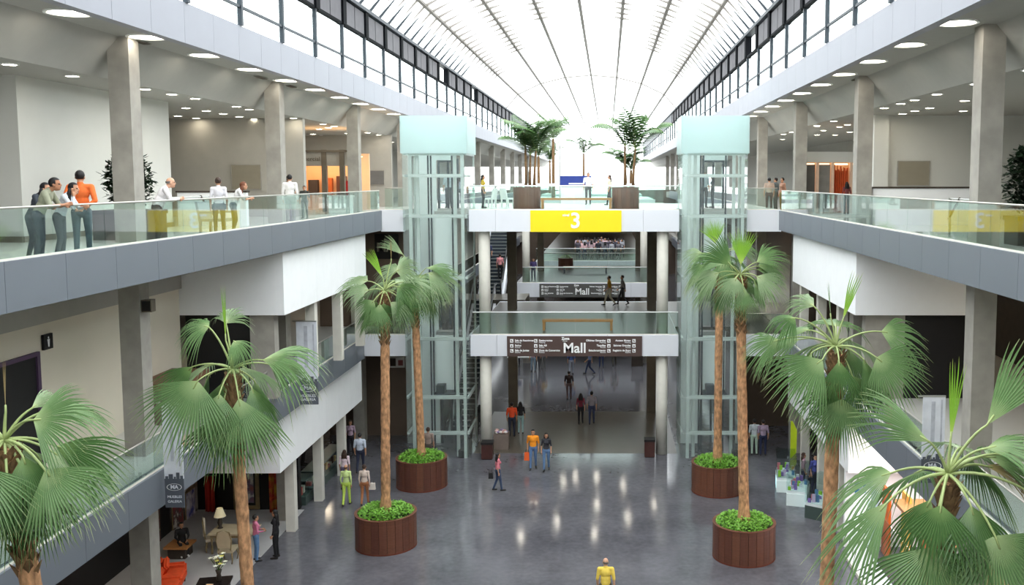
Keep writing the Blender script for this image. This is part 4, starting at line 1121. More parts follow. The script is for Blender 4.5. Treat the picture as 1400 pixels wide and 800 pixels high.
# --- inside and behind the lifts
person('man in a white shirt and dark trousers waiting behind the escalator-side lift', (-7.85, 47.0, L3), TOWARD, 'stand', (206, 214, 222), (46, 54, 70), h=1.74)
person('person with a pale top beside him behind the escalator-side lift', (-7.35, 47.2, L3), AWAY, 'stand', (150, 160, 176), (50, 60, 76), 'long', female=True, h=1.62)
person('man in a light shirt standing behind the kiosk-side lift', (4.75, 47.0, L3), TOWARD + .3, 'stand', (190, 200, 210), (52, 52, 60), h=1.76)
person('person in dark clothes near the man behind the kiosk-side lift', (5.2, 47.3, L3), LEFT, 'carry', (86, 82, 88), (46, 46, 52), 'long', female=True, h=1.62)
# --- top bridge and beyond
person('woman in a yellow top at the end of the top bridge next to the lift', (-6.1, 46.6, L3), RIGHT, 'stand', (204, 176, 70), (54, 50, 56), 'long', female=True, h=1.62)
person('man in a white shirt walking on the top bridge by the navy stand', (-1.1, 53.5, L3), TOWARD, 'stride', (240, 240, 244), (62, 64, 70), h=1.78)
person('woman in pale clothes with a bag walking on the top bridge near the tall palm', (.1, 52.0, L3), LEFT, 'stride', (214, 206, 186), (44, 42, 44), 'long', 'brown', True, h=1.64)
# --- people on the first middle bridge
person('man in a mustard shirt and cream trousers striding across the middle bridge', g(833, 418, L2), LEFT + .2, 'walk', (196, 146, 40), (190, 180, 156), h=1.72)
person('man in a grey jacket and dark trousers striding behind the mustard shirt', g(851, 417, L2), LEFT, 'walk', (128, 120, 116), (50, 48, 52), sleeves=True, h=1.72)
# --- escalator riders
person('man in a white shirt and navy vest riding the escalator to the top floor', (-7.85, 62.2, L2 + 1.45), TOWARD, 'stand', (54, 58, 92), (36, 38, 58), h=1.74, skin=1)
person('woman in a pink top riding low on the same escalator', (-6.95, 61.1, L2 + .8), AWAY, 'stand', (226, 150, 156), (34, 34, 38), 'short', female=True, h=1.66)
person('person in purple near the dark column at the second middle bridge', (-5.35, 68.0, L2), TOWARD, 'stand', (82, 70, 120), (60, 56, 80), h=1.6)
# --- ground floor
person('man in a bright yellow shirt walking away, cut by the picture edge', (at(828, 768, Z=1.66).x, at(828, 768, Z=1.66).y, 0), AWAY, 'stride', (240, 208, 92), (92, 84, 70), 'bald', 'grey', h=1.76, belly=.04, skin=2)
person('man in an orange t-shirt and jeans walking hand in hand', g(729, 641), TOWARD, 'stride', (246, 150, 36), (92, 118, 158), h=1.8)
person('woman in a black printed t-shirt and jeans beside the orange t-shirt', g(747, 643), TOWARD, 'stride', (52, 52, 58), (96, 126, 166), 'long', female=True, h=1.7)
person('woman in a pink top and dark jeans walking alone', g(681, 671), RIGHT + .4, 'stride', (222, 130, 142), (62, 76, 104), 'long', female=True, h=1.62)
person('man in a red-orange shirt seen from behind beside the round column', g(700, 597), AWAY, 'stand', (226, 80, 40), (46, 50, 66), h=1.76)
person('woman with very long black hair next to the red-orange shirt', g(712, 593), AWAY, 'stand', (40, 38, 42), (150, 178, 178), 'long', female=True, h=1.66)
person('woman in a dark red top and black trousers walking away under the bridge', g(794, 580), AWAY, 'stride', (120, 44, 60), (36, 36, 42), 'long', female=True, h=1.66)
person('man in a grey shirt and jeans walking away under the bridge', g(809, 580), AWAY, 'stride', (150, 142, 148), (58, 66, 96), h=1.76)
person('person with a dark backpack walking away, farther in than the couple', g(778, 546), AWAY, 'stride', (66, 56, 58), (120, 100, 100), h=1.7)
person('person in blue and white crossing the bright floor', g(806, 512), LEFT, 'walk', (120, 140, 180), (52, 62, 90), h=1.7)
person('person in a blue shirt walking towards the bright floor', g(781, 512), AWAY, 'stride', (74, 96, 150), (150, 156, 170), h=1.7)
person('person in dark blue jeans standing on the bright floor', g(822, 503), TOWARD, 'stand', (220, 224, 232), (48, 58, 90), h=1.74)
person('couple member in olive walking on the bright floor', g(840, 500), AWAY, 'stride', (120, 118, 104), (70, 68, 60), h=1.72)
person('person in jeans standing in the group near the dark column', g(729, 508), TOWARD, 'stand', (170, 140, 150), (140, 160, 180), h=1.7)
person('person in black in the group near the dark column', g(735, 505), AWAY, 'stand', (60, 40, 44), (60, 60, 66), 'long', female=True, h=1.66)
person('person with a yellow top in the group near the dark column', g(743, 504), TOWARD, 'stride', (220, 180, 110), (110, 110, 110), h=1.66)
person('seller in blue behind the white table near the dark column', g(708, 500), TOWARD, 'stand', (58, 62, 120), (50, 50, 60), h=1.7)
person('person in dark clothes standing in the shade behind the round column', g(656, 598), AWAY, 'stand', (64, 62, 62), (60, 60, 62), 'long', female=True, h=1.66)
person('woman in a lime green outfit walking past the front planter', g(474, 691), AWAY, 'stride', (206, 226, 150), (196, 222, 96), 'bald', 'brown', True, h=1.66, sleeves=True)
person('woman in a white and pink top walking ahead of the lime green outfit', g(472, 668), AWAY, 'stride', (236, 214, 222), (120, 110, 140), 'long', 'brown', True, h=1.66)
person('woman in a beige blouse and rust trousers behind the front planter', g(499, 690), AWAY, 'stride', (216, 196, 184), (172, 112, 74), 'short', 'brown', True, h=1.64, sleeves=True)
person('man in a pale checked shirt and navy trousers walking away along the counter', g(493, 646), AWAY, 'stride', (202, 210, 226), (46, 50, 72), h=1.78)
person('woman in a lilac top standing at the end of the glass counter', g(480, 622), TOWARD, 'stand', (188, 160, 180), (46, 44, 52), 'short', 'brown', True, h=1.66)
person('woman in a pink cardigan and jeans in front of the furniture store', g(351, 767), RIGHT + .6, 'carry', (206, 120, 150), (96, 130, 170), 'short', 'black', True, h=1.62, sleeves=True)
person('woman dressed all in black with long black hair facing the furniture store', g(378, 763), LEFT, 'stand', (30, 28, 32), (26, 26, 28), 'long', female=True, sleeves=True, h=1.7)
person('shop assistant in red leaning over the glass counter', g(416, 668) + Vector((-.75, 0, 0)), RIGHT, 'carry', (190, 70, 66), (60, 54, 54), 'short', 'brown', h=1.66)
person('attendant with a bright tray behind the far end of the counter', g(446, 636) + Vector((-1.05, 0, 0)), RIGHT, 'carry', (120, 112, 104), (60, 54, 54), 'short', 'brown', h=1.7)
person('man in a pale mint shirt and trousers near the kiosk-side lift', g(1031, 622), AWAY, 'stand', (190, 196, 200), (176, 196, 180), h=1.72)
person('man in navy with his arm round the man in mint', g(1043, 623), AWAY, 'stand', (150, 130, 150), (40, 46, 74), h=1.72)
person('kiosk attendant in a blue shirt behind the display cabinets', (8.6, 38.6, 0), TOWARD + .4, 'stand', (86, 92, 168), (60, 60, 90), 'long', female=True, h=1.64)
person('customer in a lilac top beside the kiosk attendant', (8.2, 39.0, 0), RIGHT, 'stand', (190, 140, 160), (70, 70, 90), 'long', 'brown', True, h=1.6)
person('small person peeping out behind the rear planter', g(586, 636), AWAY, 'stand', (150, 130, 120), (90, 80, 74), 'short', 'brown', h=1.75)
# --- top gallery, curtain shop side
for k, (px_, sh, tr) in enumerate((((1051, 255), (200, 176, 160), (90, 70, 60)), ((1060, 255), (90, 104, 110), (66, 60, 50)), ((1069, 255), (170, 130, 110), (120, 110, 60)))):
    p = at(px_[0], 290, Z=GF); p.y = 47 + k * .5; p.x = (px_[0] - 831) * p.y / 1300
    person(['person in beige', 'person in slate grey', 'person in tan'][k] + ' standing together at the kiosk-side lift landing', (p.x, p.y, GF), AWAY + k, 'stand', sh, tr, h=1.7, female=k == 2)
person('person in dark red standing low in the curtain shop front', (11.2, 44.7, GF), AWAY, 'stand', (120, 60, 60), (50, 50, 50), 'long', female=True, h=1.5)
person('woman in a pink top standing beside the spiky potted plant', (10.05, 22.5, GF), LEFT, 'stand', (190, 120, 130), (230, 228, 228), 'long', 'brown', True, h=1.68)
# --- the crowd on the far concourse
rn = random.Random(21)
for k in range(28):
    y = 86.2 + (k // 7) * 1.7 + rn.uniform(0, .3); px_ = 790 + (k % 7) * 9.3 + (k // 7 % 2) * 4.5
    c = rn.choice([(226, 222, 228), (200, 170, 180), (60, 60, 72), (170, 170, 178), (230, 190, 196), (90, 84, 96), (120, 116, 124)])
    person('shopper in the crowd on the far middle-floor concourse', ((px_ - 831) * y / 1300, y, L2), rn.choice([AWAY, TOWARD]) + rn.uniform(-.5, .5), rn.choice(['stand', 'stride']), c, rn.choice([(44, 44, 52), (60, 66, 86), (90, 86, 84)]), rn.choice(['short', 'long']), h=rn.uniform(1.58, 1.8), group='crowd on the far concourse')
# ================================================================== top galleries: stairwells, shops, panels
m_dkrail = M('dark_handrail', (70, 60, 54), .4, .3)
def stair_guard(label, X, ya, yb):
    t = thing('stairwell_guard', label, 'railing', (X, ya, GF))
    L = yb - ya; n = 3
    for k in range(n): link('glass_panel', MB().box(-.01, .01, .01, L / n - .01, .05, 1.05).mesh('glass_panel', glass_shop), t, (0, k * L / n, 0))
    obj('handrail', MB().tube([(0, L - .75, 1.1), (0, L + .05, .5)], .03, 8), m_dkrail, t)
    obj('top_rail', MB().tube([(0, 0, 1.08), (0, L, 1.08)], .02, 8), m_steel, t)
    obj('newel', MB().box(-.03, .03, L - .06, L, 0, 1.1), m_steel, t)
    return t
stair_guard('clear glass stairwell guard with a sloping dark handrail by the bald man', -12.75, 26.75, 30.6)
stair_guard('clear glass stairwell guard with a sloping dark handrail near the spiky plant', 9.62, 23.3, 26.8)
def parapet(label, x0, x1, y, z1):
    t = thing('stair_parapet', label, 'low wall', (x0, y, GF))
    obj('wall', MB().box(0, x1 - x0, 0, .2, 0, z1 - GF - .06), m_white, t)
    obj('coping', MB().box(-.04, x1 - x0 + .04, -.04, .24, z1 - GF - .06, z1 - GF), m_dkrail, t)
parapet('white stair parapet with dark coping behind the bald man', -15.0, -12.6, 33.2, 12.62)
parapet('white stair parapet with dark coping in front of the brown wall panel', 9.35, 12.9, 33.6, 12.76)
def wall_panel(label, a, b, Y, mat):
    p, q = at(*a, Y=Y), at(*b, Y=Y)
    t = thing('wall_panel', label, 'panel', (p.x, Y - .06, q.z))
    obj('board', MB().box(.03, q.x - p.x - .03, 0, .05, .03, p.z - q.z - .03), mat, t)
    w_, h_ = q.x - p.x, p.z - q.z
    obj('frame', MB().box(0, w_, -.01, .06, 0, .03).box(0, w_, -.01, .06, h_ - .03, h_).box(0, .03, -.01, .06, .03, h_ - .03).box(w_ - .03, w_, -.01, .06, .03, h_ - .03), m_conc, t)
m_taupe = M('taupe_board', (150, 142, 126), .7, var=.04)
wall_panel('plain taupe panel on the grey wall past the potted tree', (316, 225), (358, 259), 41.5, m_taupe)
wall_panel('plain taupe panel on the wall above the stair parapet, curtain shop side', (1227, 220), (1270, 254), 39.6, m_taupe)
struct('wall_left', MB().box(-19.5, -12.9, 57.0, 57.3, GF, ZI), m_wall_grey)
wall_panel('dark grey panel beside the escalator lift, top gallery', (506, 233), (526, 253), 57.0, M('grey_board', (120, 118, 116), .7))
# peach-lit shop
p0 = at(386, 208, Y=48); t = thing('peach_shop', 'peach-lit shop with grey header and dark posts on the top gallery', 'shop', (p0.x, 48, GF))
W = at(484, 208, Y=48).x - p0.x; zt = p0.z - GF; zh = at(386, 227, Y=48).z - GF
m_peach = M('peach_wall', (240, 196, 156), .7, var=.03)
obj('header', MB().box(0, W, 0, .15, zh, zt), M('header_grey', (168, 164, 156), .6), t)
link('lettering', text_mesh('Comercial', .3, m_conc_dk, .01), t, (W * .35, -.02, (zh + zt) / 2))
obj('cornice', MB().box(-.05, W + .05, -.1, .2, zt, zt + .1), m_conc_dk, t)
obj('rear_wall', MB().box(0, W, 3.0, 3.1, 0, zt), m_peach, t)
obj('side_wall', MB().box(-.1, 0, 0, 3, 0, zt), m_peach, t)
for x in (.58, .83):
    link('post', MB().box(W * x - .12, W * x + .12, -.08, .16, 0, zt + .12).mesh('post', m_conc_dk), t)
obj('light_panel', MB().box(.2, W - .2, .6, 2.4, zt - .2, zt - .15), e_warm, t)
obj('red_board', MB().box(W * .72, W * .98, .9, .96, .3, 1.55), M('red_board', (190, 40, 40), .5), t)
for k in range(3):
    link('shelf_goods', MB().box(W * .12 + k * .75, W * .12 + k * .75 + .5, 2.6, 2.9, .8, 1.6 + .1 * k).mesh('shelf_goods', M('goods_%d' % k, ((60, 58, 60), (190, 100, 50), (90, 60, 50))[k], .6)), t)
# curtain shop
p0 = at(1098, 222, Y=45.5); t = thing('curtain_shop', 'warm-lit curtain shop with orange and maroon drapes in pale frames', 'shop', (p0.x, 45.5, GF))
W = 4.0; zh = p0.z - GF; m_frame = M('frame_peach', (232, 196, 170), .5)
obj('header', MB().box(0, W, .02, .2, zh, zh + .5), m_wall, t)
for x in (.02, .7, 1.42, 2.3, 3.1, 3.96):
    link('frame_post', MB().box(x - .06, x + .06, -.04, .2, 0, zh).mesh('frame_post', m_frame), t)
for k, (xa, xb, c) in enumerate(((.1, .6, (96, 94, 92)), (.8, 1.32, (132, 130, 126)), (1.5, 2.2, (196, 84, 40)), (2.38, 3.0, (112, 40, 38)), (3.2, 3.88, (214, 104, 52)))):
    mb = MB(); n = 14
    for j in range(n):
        u0, u1 = xa + (xb - xa) * j / n, xa + (xb - xa) * (j + 1) / n; d0, d1 = (.0, .07) if j % 2 else (.07, .0)
        if k < 2: d0 = d1 = .03
        mb.add([(u0, .1 + d0, .05), (u1, .1 + d1, .05), (u1, .1 + d1, zh - .1 - .3 * (k > 1) * abs(math.sin(j))), (u0, .1 + d0, zh - .1 - .3 * (k > 1) * abs(math.sin(j)))], [(0, 1, 2, 3)])
    o_ = link('display_board' if k < 2 else 'drape', mb.mesh('drape', M('drape_%d' % k, c, .8, var=.1)), t)
    sm = o_.modifiers.new('thick', 'SOLIDIFY'); sm.thickness = .01
    link('lamp', MB().box(xa, xb, .3, .4, zh - .12, zh - .05).mesh('lamp', e_warm), t)
obj('rear_wall', MB().box(0, W, .9, 1.0, 0, zh + .4), m_peach, t)
# pale armchair and desk on the gallery, white chairs on the bridge
def chair(label, x, y, z, rot, mat, seat=.46, arms=False, group=None, W=.5):
    t = thing('chair', label, 'chair', (x, y, z), rot, group); h = W / 2
    obj('seat', MB().box(-h, h, -h, h, seat - .08, seat), mat, t)
    obj('backrest', MB().prism([(-h, seat), (-h + .07, seat), (-h - .02, seat + .5), (-h - .09, seat + .5)], 'x', -h, h), mat, t)
    lg = MB().box(-.03, .03, -.03, .03, 0, seat - .08).mesh('leg', mat)
    for a in (-1, 1):
        for b in (-1, 1): link('leg', lg, t, (a * (h - .04), b * (h - .04), 0))
        if arms: link('armrest', MB().box(a * h - .04, a * h + .04, -h, h * .8, seat + .16, seat + .22).box(a * h - .03, a * h + .03, h * .7, h * .8, seat, seat + .16).mesh('armrest', mat), t)
    return t
m_chairw = M('white_plastic', (232, 236, 236), .4); m_greyc = M('grey_upholstery', (150, 156, 158), .7)
chair('grey armchair at the rail below the two women in white', -11.7, 28.5, GF, -PI / 2, m_greyc, .45, True, W=.8)
chair('white chair on the top bridge nearest the escalator lift', -6.0, 48.6, L3, 1.2, m_chairw)
chair('white chair on the top bridge next to the stave planter', -5.15, 48.9, L3, -.8, m_chairw)
t = thing('cabinet', 'pale low cabinet with white top near the red board shop', 'cabinet', (-12.6, 45.0, GF))
obj('body', MB().box(-.5, .5, -.3, .3, 0, .8), m_liftpanel, t); obj('top', MB().box(-.55, .55, -.35, .35, .8, .88), m_cap, t)
t = thing('information_stand', 'white stand with navy blue header panel on the top bridge', 'stand', (-1.85, 55.0, L3))
obj('body', MB().box(-.85, .85, 0, .3, 0, 1.0), m_chairw, t); obj('header', MB().box(-.9, .9, -.03, .1, 1.0, 1.62), M('navy', (38, 56, 130), .5), t)
obj('stripe', MB().box(-.4, .5, -.04, -.03, 1.12, 1.2), m_letter, t)
link('post', MB().box(-.95, -.88, 0, .07, 0, 3.4).mesh('post', m_steel), t)
# ================================================================== middle floor
p = at(63, 467, X=-13.88)
t = thing('restroom_sign', 'black restroom sign with white standing figure on the cream wall', 'sign', (-13.86, p.y, p.z))
obj('plate', MB().box(-.02, .04, -.19, .19, -.19, .19), m_black, t)
fg = MB().ball((.045, 0, .1), (.006, .028, .03), 10, 6); fg.prism([(-.045, .06), (.045, .06), (.03, -.03), (.018, -.13), (-.018, -.13), (-.03, -.03)], 'x', .04, .05)
obj('figure', fg, m_letter, t)
t = thing('reception_counter', 'dark counter with a brown wooden top beside the cream wall', 'counter', (-13.25, 28.6, L2))
obj('top', MB().box(-.6, .6, -1.2, 1.2, 1.05, 1.25), M('counter_wood', (120, 84, 64), .5, var=.15, scale=5), t); obj('body', MB().box(-.5, .5, -1.1, 1.1, 0, 1.05), m_conc_dk, t)
t = thing('wall_speaker', 'small dark loudspeaker fixed to the concrete column below the top gallery', 'loudspeaker', (-12.0, 24.5, 9.75))
obj('case', MB().box(-.05, .2, -.12, .12, -.16, .16), m_conc_dk, t); obj('grille', MB().box(-.03, .18, -.13, -.12, -.13, .13), m_black, t)
m_ban_t = M('banner_pale', (232, 234, 242), .7, var=.12, scale=2.2); m_ban_b = M('banner_grey', (92, 96, 106), .7, var=.03); m_ban_g = M('banner_mid', (196, 198, 208), .7, var=.2, scale=4)
def banner(label, X, Y, z1, z0, W):
    t = thing('banner', label, 'banner', (X, Y, z0)); H = z1 - z0; h = W / 2
    obj('upper_print', MB().box(-h, h, -.012, .012, H * .28, H), m_ban_t, t)
    obj('lower_print', MB().box(-h, h, -.014, .014, 0, H * .28), m_ban_b, t)
    # printed skyline where the two halves meet
    mb = MB(); 
    for k, (a, b, z) in enumerate(((-.9, -.6, .05), (-.55, -.1, .09), (.0, .2, .04), (.25, .6, .12), (.66, .95, .06))): mb.box(a * h, b * h, -.018, -.013, H * .28, H * (.28 + z * .5))
    obj('skyline_print', mb, m_ban_b, t)
    obj('column_print', MB().box(-.25 * h, .1 * h, -.017, -.012, H * .45, H * .95).box(.6 * h, .75 * h, -.017, -.012, H * .4, H * .97), m_ban_g, t)
    ring = MB(); n = 28
    for k in range(n):
        a0, a1 = 2 * PI * k / n, 2 * PI * (k + 1) / n
        P = lambda f_, a: (f_ * math.cos(a) * h * .8, -.02, H * .2 + f_ * math.sin(a) * h * .38)
        ring.add([P(1, a0), P(1, a1), P(.9, a1), P(.9, a0)], [(3, 2, 1, 0)])
    obj('oval', ring, m_letter, t)
    link('lettering', text_mesh('MA', W * .28, m_ban_t, .004, bold=.004), t, (0, -.018, H * .2))
    link('lettering', text_mesh('MUEBLES', W * .19, m_ban_t, .004), t, (0, -.018, H * .105))
    link('lettering', text_mesh('GALERIA', W * .19, m_ban_t, .004), t, (0, -.018, H * .06))
    obj('bracket', MB().box(-h - .12, h, -.02, .02, H, H + .04), m_steel, t)
def ban(label, a, b, X):
    m_ = at((a[0] + b[0]) / 2, a[1], X=X); Y = m_.y; p, q = at(*a, Y=Y), at(*b, Y=Y)
    banner(label, X, Y, p.z, q.z, q.x - p.x)
ban('vertical grey and white banner with an oval logo nearest the cream wall', (218, 552), (250, 694), -10.85)
ban('vertical grey and white banner with an oval logo beside the white bulkhead', (403, 440), (434, 553), -10.85)
ban('pale vertical banner on the middle gallery across from the oval-logo banners', (1264, 543), (1291, 660), 7.85)
p, q = at(512, 320, Y=46.4), at(545, 354, Y=46.4)
t = thing('shop_sign', 'black shop sign with grey letters MA above the palm, middle floor', 'sign', ((p.x + q.x) / 2, 46.45, q.z))
obj('board', MB().box(p.x - q.x + (q.x - p.x) / 2, (q.x - p.x) / 2, -.06, 0, 0, p.z - q.z), m_black, t)
link('lettering', text_mesh('MA', .62, m_taupe, .01, bold=.01), t, (-.05, -.075, (p.z - q.z) * .45))
p, q = at(531, 488, Y=47.5), at(553, 503, Y=47.5)
t = thing('notice_board', 'white notice board with dark photos on the brown ground-floor wall', 'sign', ((p.x + q.x) / 2, 47.58, q.z))
w_ = q.x - p.x; h_ = p.z - q.z
obj('board', MB().box(-w_ / 2, w_ / 2, -.05, 0, 0, h_), m_wall, t); obj('photo', MB().box(-w_ * .4, -w_ * .05, -.06, -.05, h_ * .15, h_ * .85), m_dark, t); obj('photo', MB().box(w_ * .1, w_ * .4, -.06, -.05, h_ * .2, h_ * .7), M('photo_red', (130, 70, 66), .6), t)
# ================================================================== ground floor, furniture store
struct('floor', MB().box(-16.2, -12.0, 20, 36.6, -.01, .012), m_floor_shop)
m_orange = M('orange_velvet', (214, 78, 34), .85, var=.16, scale=5); m_gold = M('dull_gold', (150, 132, 98), .5, .3, var=.15, scale=8)
def sofa(label, x, y, rot):
    t = thing('sofa', label, 'sofa', (x, y, 0), rot)
    def pad(x0, x1, y0, y1, z0, z1):
        bm = bmesh.new(); bmesh.ops.create_cube(bm, size=1)
        for v in bm.verts: v.co = Vector(((x0 + x1) / 2 + v.co.x * (x1 - x0), (y0 + y1) / 2 + v.co.y * (y1 - y0), (z0 + z1) / 2 + v.co.z * (z1 - z0)))
        bmesh.ops.bevel(bm, geom=bm.edges[:], offset=.06, segments=3, affect='EDGES')
        me = bpy.data.meshes.new('pad'); bm.to_mesh(me); bm.free(); me.materials.append(m_orange); return me
    link('seat_base', pad(-1.0, 1.0, -.42, .42, .12, .36), t); link('backrest', pad(-1.0, 1.0, -.48, -.24, .3, .88), t)
    for q in (-1, 1):
        link('armrest', pad(q * 1.0 - .1, q * 1.0 + .1, -.45, .42, .12, .62), t); link('seat_cushion', pad(q * .46 - .44, q * .46 + .44, -.25, .44, .34, .5), t)
    for a, b in ((-.5, .1), (.35, -.12)):
        o_ = link('throw_cushion', pad(-.24, .24, -.08, .08, -.24, .24), t, (a, -.12, .72)); o_.rotation_euler = (-.35, .6, b)
    for a in (-1, 1):
        for b in (-1, 1): link('foot', MB().box(a * .9 - .04, a * .9 + .04, b * .35 - .04, b * .35 + .04, 0, .12).mesh('foot', m_dark), t)
p = at(243, 800, Z=.3); sofa('orange velvet sofa with throw cushions in the furniture store', p.x - .35, p.y, -PI / 2 + .25)
def table(label, x, y, z, L, W, H, topm, legm, rot=0):
    t = thing('table', label, 'table', (x, y, z), rot)
    obj('tabletop', MB().box(-L / 2, L / 2, -W / 2, W / 2, H - .06, H), topm, t)
    obj('apron', MB().box(-L / 2 + .06, L / 2 - .06, -W / 2 + .06, W / 2 - .06, H - .16, H - .06), legm, t)
    for a in (-1, 1):
        for b in (-1, 1): link('leg', MB().lathe([(.03, 0), (.045, .1), (.03, H * .5), (.05, H - .16)], (a * (L / 2 - .1), b * (W / 2 - .1), 0), 8).mesh('leg', legm, True), t)
    return t
m_blackw = M('black_lacquer', (34, 28, 28), .25); m_cloth = M('pale_wood', (196, 180, 150), .5, var=.1)
pc = at(291, 800, Z=.45); table('black lacquered coffee table with curved legs', pc.x, pc.y - .1, 0, 1.0, 1.5, .45, m_blackw, m_blackw, .2)
t = thing('flower_vase', 'dark vase of white and yellow lilies on the black coffee table', 'vase', (pc.x + .05, pc.y + .35, .45))
obj('vase', MB().lathe([(.05, 0), (.09, .05), (.06, .2), (.1, .34)], n=14), m_dark, t, smooth=True)
rn = random.Random(5); stm = MB()
for k in range(13):
    a = rn.uniform(0, 2 * PI); e = Vector((math.cos(a) * rn.uniform(.05, .3), math.sin(a) * rn.uniform(.05, .3), rn.uniform(.5, .78)))
    stm.tube([(0, 0, .3), e * .7 + Vector((0, 0, .1)), e], .008, 5)
    fl = MB()
    for j in range(6):
        b = j * PI / 3; d = Vector((math.cos(b), math.sin(b), .5)) * .085; u = Vector((-math.sin(b), math.cos(b), 0)) * .03
        fl.add([e, e + d * .6 + u, e + d, e + d * .6 - u], [(0, 1, 2, 3)])
    link('flower', fl.mesh('flower', M('lily_%d' % (k % 3), ((240, 236, 214), (226, 216, 120), (236, 240, 226))[k % 3], .6)), t)
obj('stems', stm, M('stem_green', (84, 120, 60), .6), t)
for k, (dx, dy) in enumerate(((-.1, -.1), (-.25, -.45), (.2, -.5))):
    t = thing('magazine', 'pale magazine lying on the black coffee table', 'magazine', (pc.x + dx, pc.y + dy, .452), .4 * k, 'magazines on the coffee table')
    obj('pages', MB().box(-.1, .1, -.14, .14, 0, .012), m_wall, t); obj('cover', MB().box(-.1, .1, -.14, .14, .012, .016), m_peach, t)
pt = at(322, 752, Z=0); table('pale carved dining table in the furniture store', pt.x, pt.y, 0, 1.5, 1.0, .76, m_cloth, m_gold)
def carved_chair(label, x, y, rot, mat, uph):
    t = thing('dining_chair', label, 'chair', (x, y, 0), rot)
    obj('seat', MB().box(-.26, .26, -.25, .27, .4, .5), uph, t)
    obj('backrest', MB().prism([(-.2, .6), (-.24, .85), (-.18, 1.12), (0, 1.2), (.18, 1.12), (.24, .85), (.2, .6)], 'y', -.33, -.26), uph, t)
    obj('back_frame', MB().tube([(-.2, -.26, .5), (-.26, -.3, .85), (-.2, -.33, 1.14), (0, -.34, 1.23), (.2, -.33, 1.14), (.26, -.3, .85), (.2, -.26, .5)], .025, 8), mat, t)
    for a in (-1, 1):
        for b in (-1, 1): link('leg', MB().tube([(a * .22, b * .21, .4), (a * .25, b * .25, .2), (a * .22, b * .23, 0)], [.03, .025, .02], 8).mesh('leg', mat, True), t)
p = at(264, 766, Z=0); carved_chair('cream upholstered chair beside the orange sofa', p.x + .35, p.y + .9, -1.2, m_gold, m_cream)
p = at(312, 768, Z=0); carved_chair('pale carved chair tucked in at the dining table', p.x, p.y, 0, m_gold, m_cloth)
p = at(245, 762, Z=0)
t = thing('side_table', 'low brown wooden side table behind the orange sofa', 'table', (p.x, p.y + .1, 0)); obj('tabletop', MB().box(-.4, .4, -.4, .4, .38, .45), m_wood, t); obj('base', MB().box(-.3, .3, -.3, .3, 0, .38), m_dark, t)
person('figure in black with white shoes seated on the side table behind the sofa', (p.x, p.y + .25, 0), PI + .6, 'sit', (28, 28, 30), (34, 32, 34), 'short', shoes=(232, 232, 232), h=1.5, sleeves=True)
t = thing('table_lamp', 'table lamp with cream shade on the carved dining table', 'lamp', (pt.x - .55, pt.y + .1, .76))
obj('base', MB().lathe([(.1, 0), (.05, .05), (.09, .2), (.05, .36), (.02, .45)], n=14), m_dark, t, smooth=True)
obj('shade', MB().lathe([(.2, .42), (.1, .72)], n=18, caps=False), M('lamp_shade', (226, 214, 176), .7, emit=.25), t, smooth=True)
p, q = at(318, 640, Y=36.5), at(355, 696, Y=36.5); w_, h_ = q.x - p.x, p.z - q.z
t = thing('framed_painting', 'large painting in a wide dull gold frame on the black store wall', 'painting', ((p.x + q.x) / 2, 36.55, q.z))
obj('frame', MB().box(-w_ / 2, w_ / 2, -.08, 0, 0, .14).box(-w_ / 2, w_ / 2, -.08, 0, h_ - .14, h_).box(-w_ / 2, -w_ / 2 + .14, -.08, 0, .14, h_ - .14).box(w_ / 2 - .14, w_ / 2, -.08, 0, .14, h_ - .14), m_gold, t)
obj('mount', MB().box(-w_ / 2 + .14, w_ / 2 - .14, -.03, 0, .14, h_ - .14), m_black, t)
def blotch(name, cols, scale):
    m = M(name, cols[0], .7, var=.1, scale=scale); r = [x for x in m.node_tree.nodes if x.type == 'VALTORGB'][0]; e = r.color_ramp.elements
    e[0].color = (*lin(cols[0]), 1); e[1].color = (*lin(cols[1]), 1); e[0].position = .36; e[1].position = .64
    for i, c in enumerate(cols[2:]): q_ = e.new(.45 + .08 * i); q_.color = (*lin(c), 1)
    return m
obj('canvas', MB().box(-w_ / 2 + .22, w_ / 2 - .22, -.045, -.03, .25, h_ - .22), blotch('painting_print', [(200, 206, 214), (150, 96, 92), (226, 220, 214), (120, 104, 130)], 3), t)
def curtain(label, a, b, Y, mats):
    p, q = at(*a, Y=Y), at(*b, Y=Y); W = q.x - p.x; H = p.z
    t = thing('curtain', label, 'curtain', (p.x, Y - .1, 0)); n = len(mats); 
    for i, m_ in enumerate(mats):
        v = []; f = []; K = 9
        for k in range(K):
            u = (i + k / (K - 1)) / n * W; d = .05 * math.sin(k / (K - 1) * 2 * PI * 1.5 + i)
            v += [(u, d, .03), (u, d, H)]
            if k: f.append((2 * k - 2, 2 * k, 2 * k + 1, 2 * k - 1))
        o_ = link('drape', MB().add(v, f).mesh('drape', m_, True), t); sm = o_.modifiers.new('thick', 'SOLIDIFY'); sm.thickness = .015
    obj('rod', MB().tube([(-.1, 0, H + .02), (W + .1, 0, H + .02)], .025, 8), m_gold, t)
m_red = M('red_drape', (176, 44, 32), .8, var=.1); m_pink = M('magenta_drape', (206, 44, 86), .8, var=.1); m_ord = blotch('orange_drape', [(226, 110, 40), (206, 160, 50), (190, 60, 50)], 2.5)
curtain('plain red curtain beside the table lamp', (281, 650), (297, 730), 36.4, [m_red, m_red])
curtain('orange and magenta patterned curtain at the end of the furniture store', (368, 622), (388, 735), 36.3, [m_ord, m_ord, m_pink])
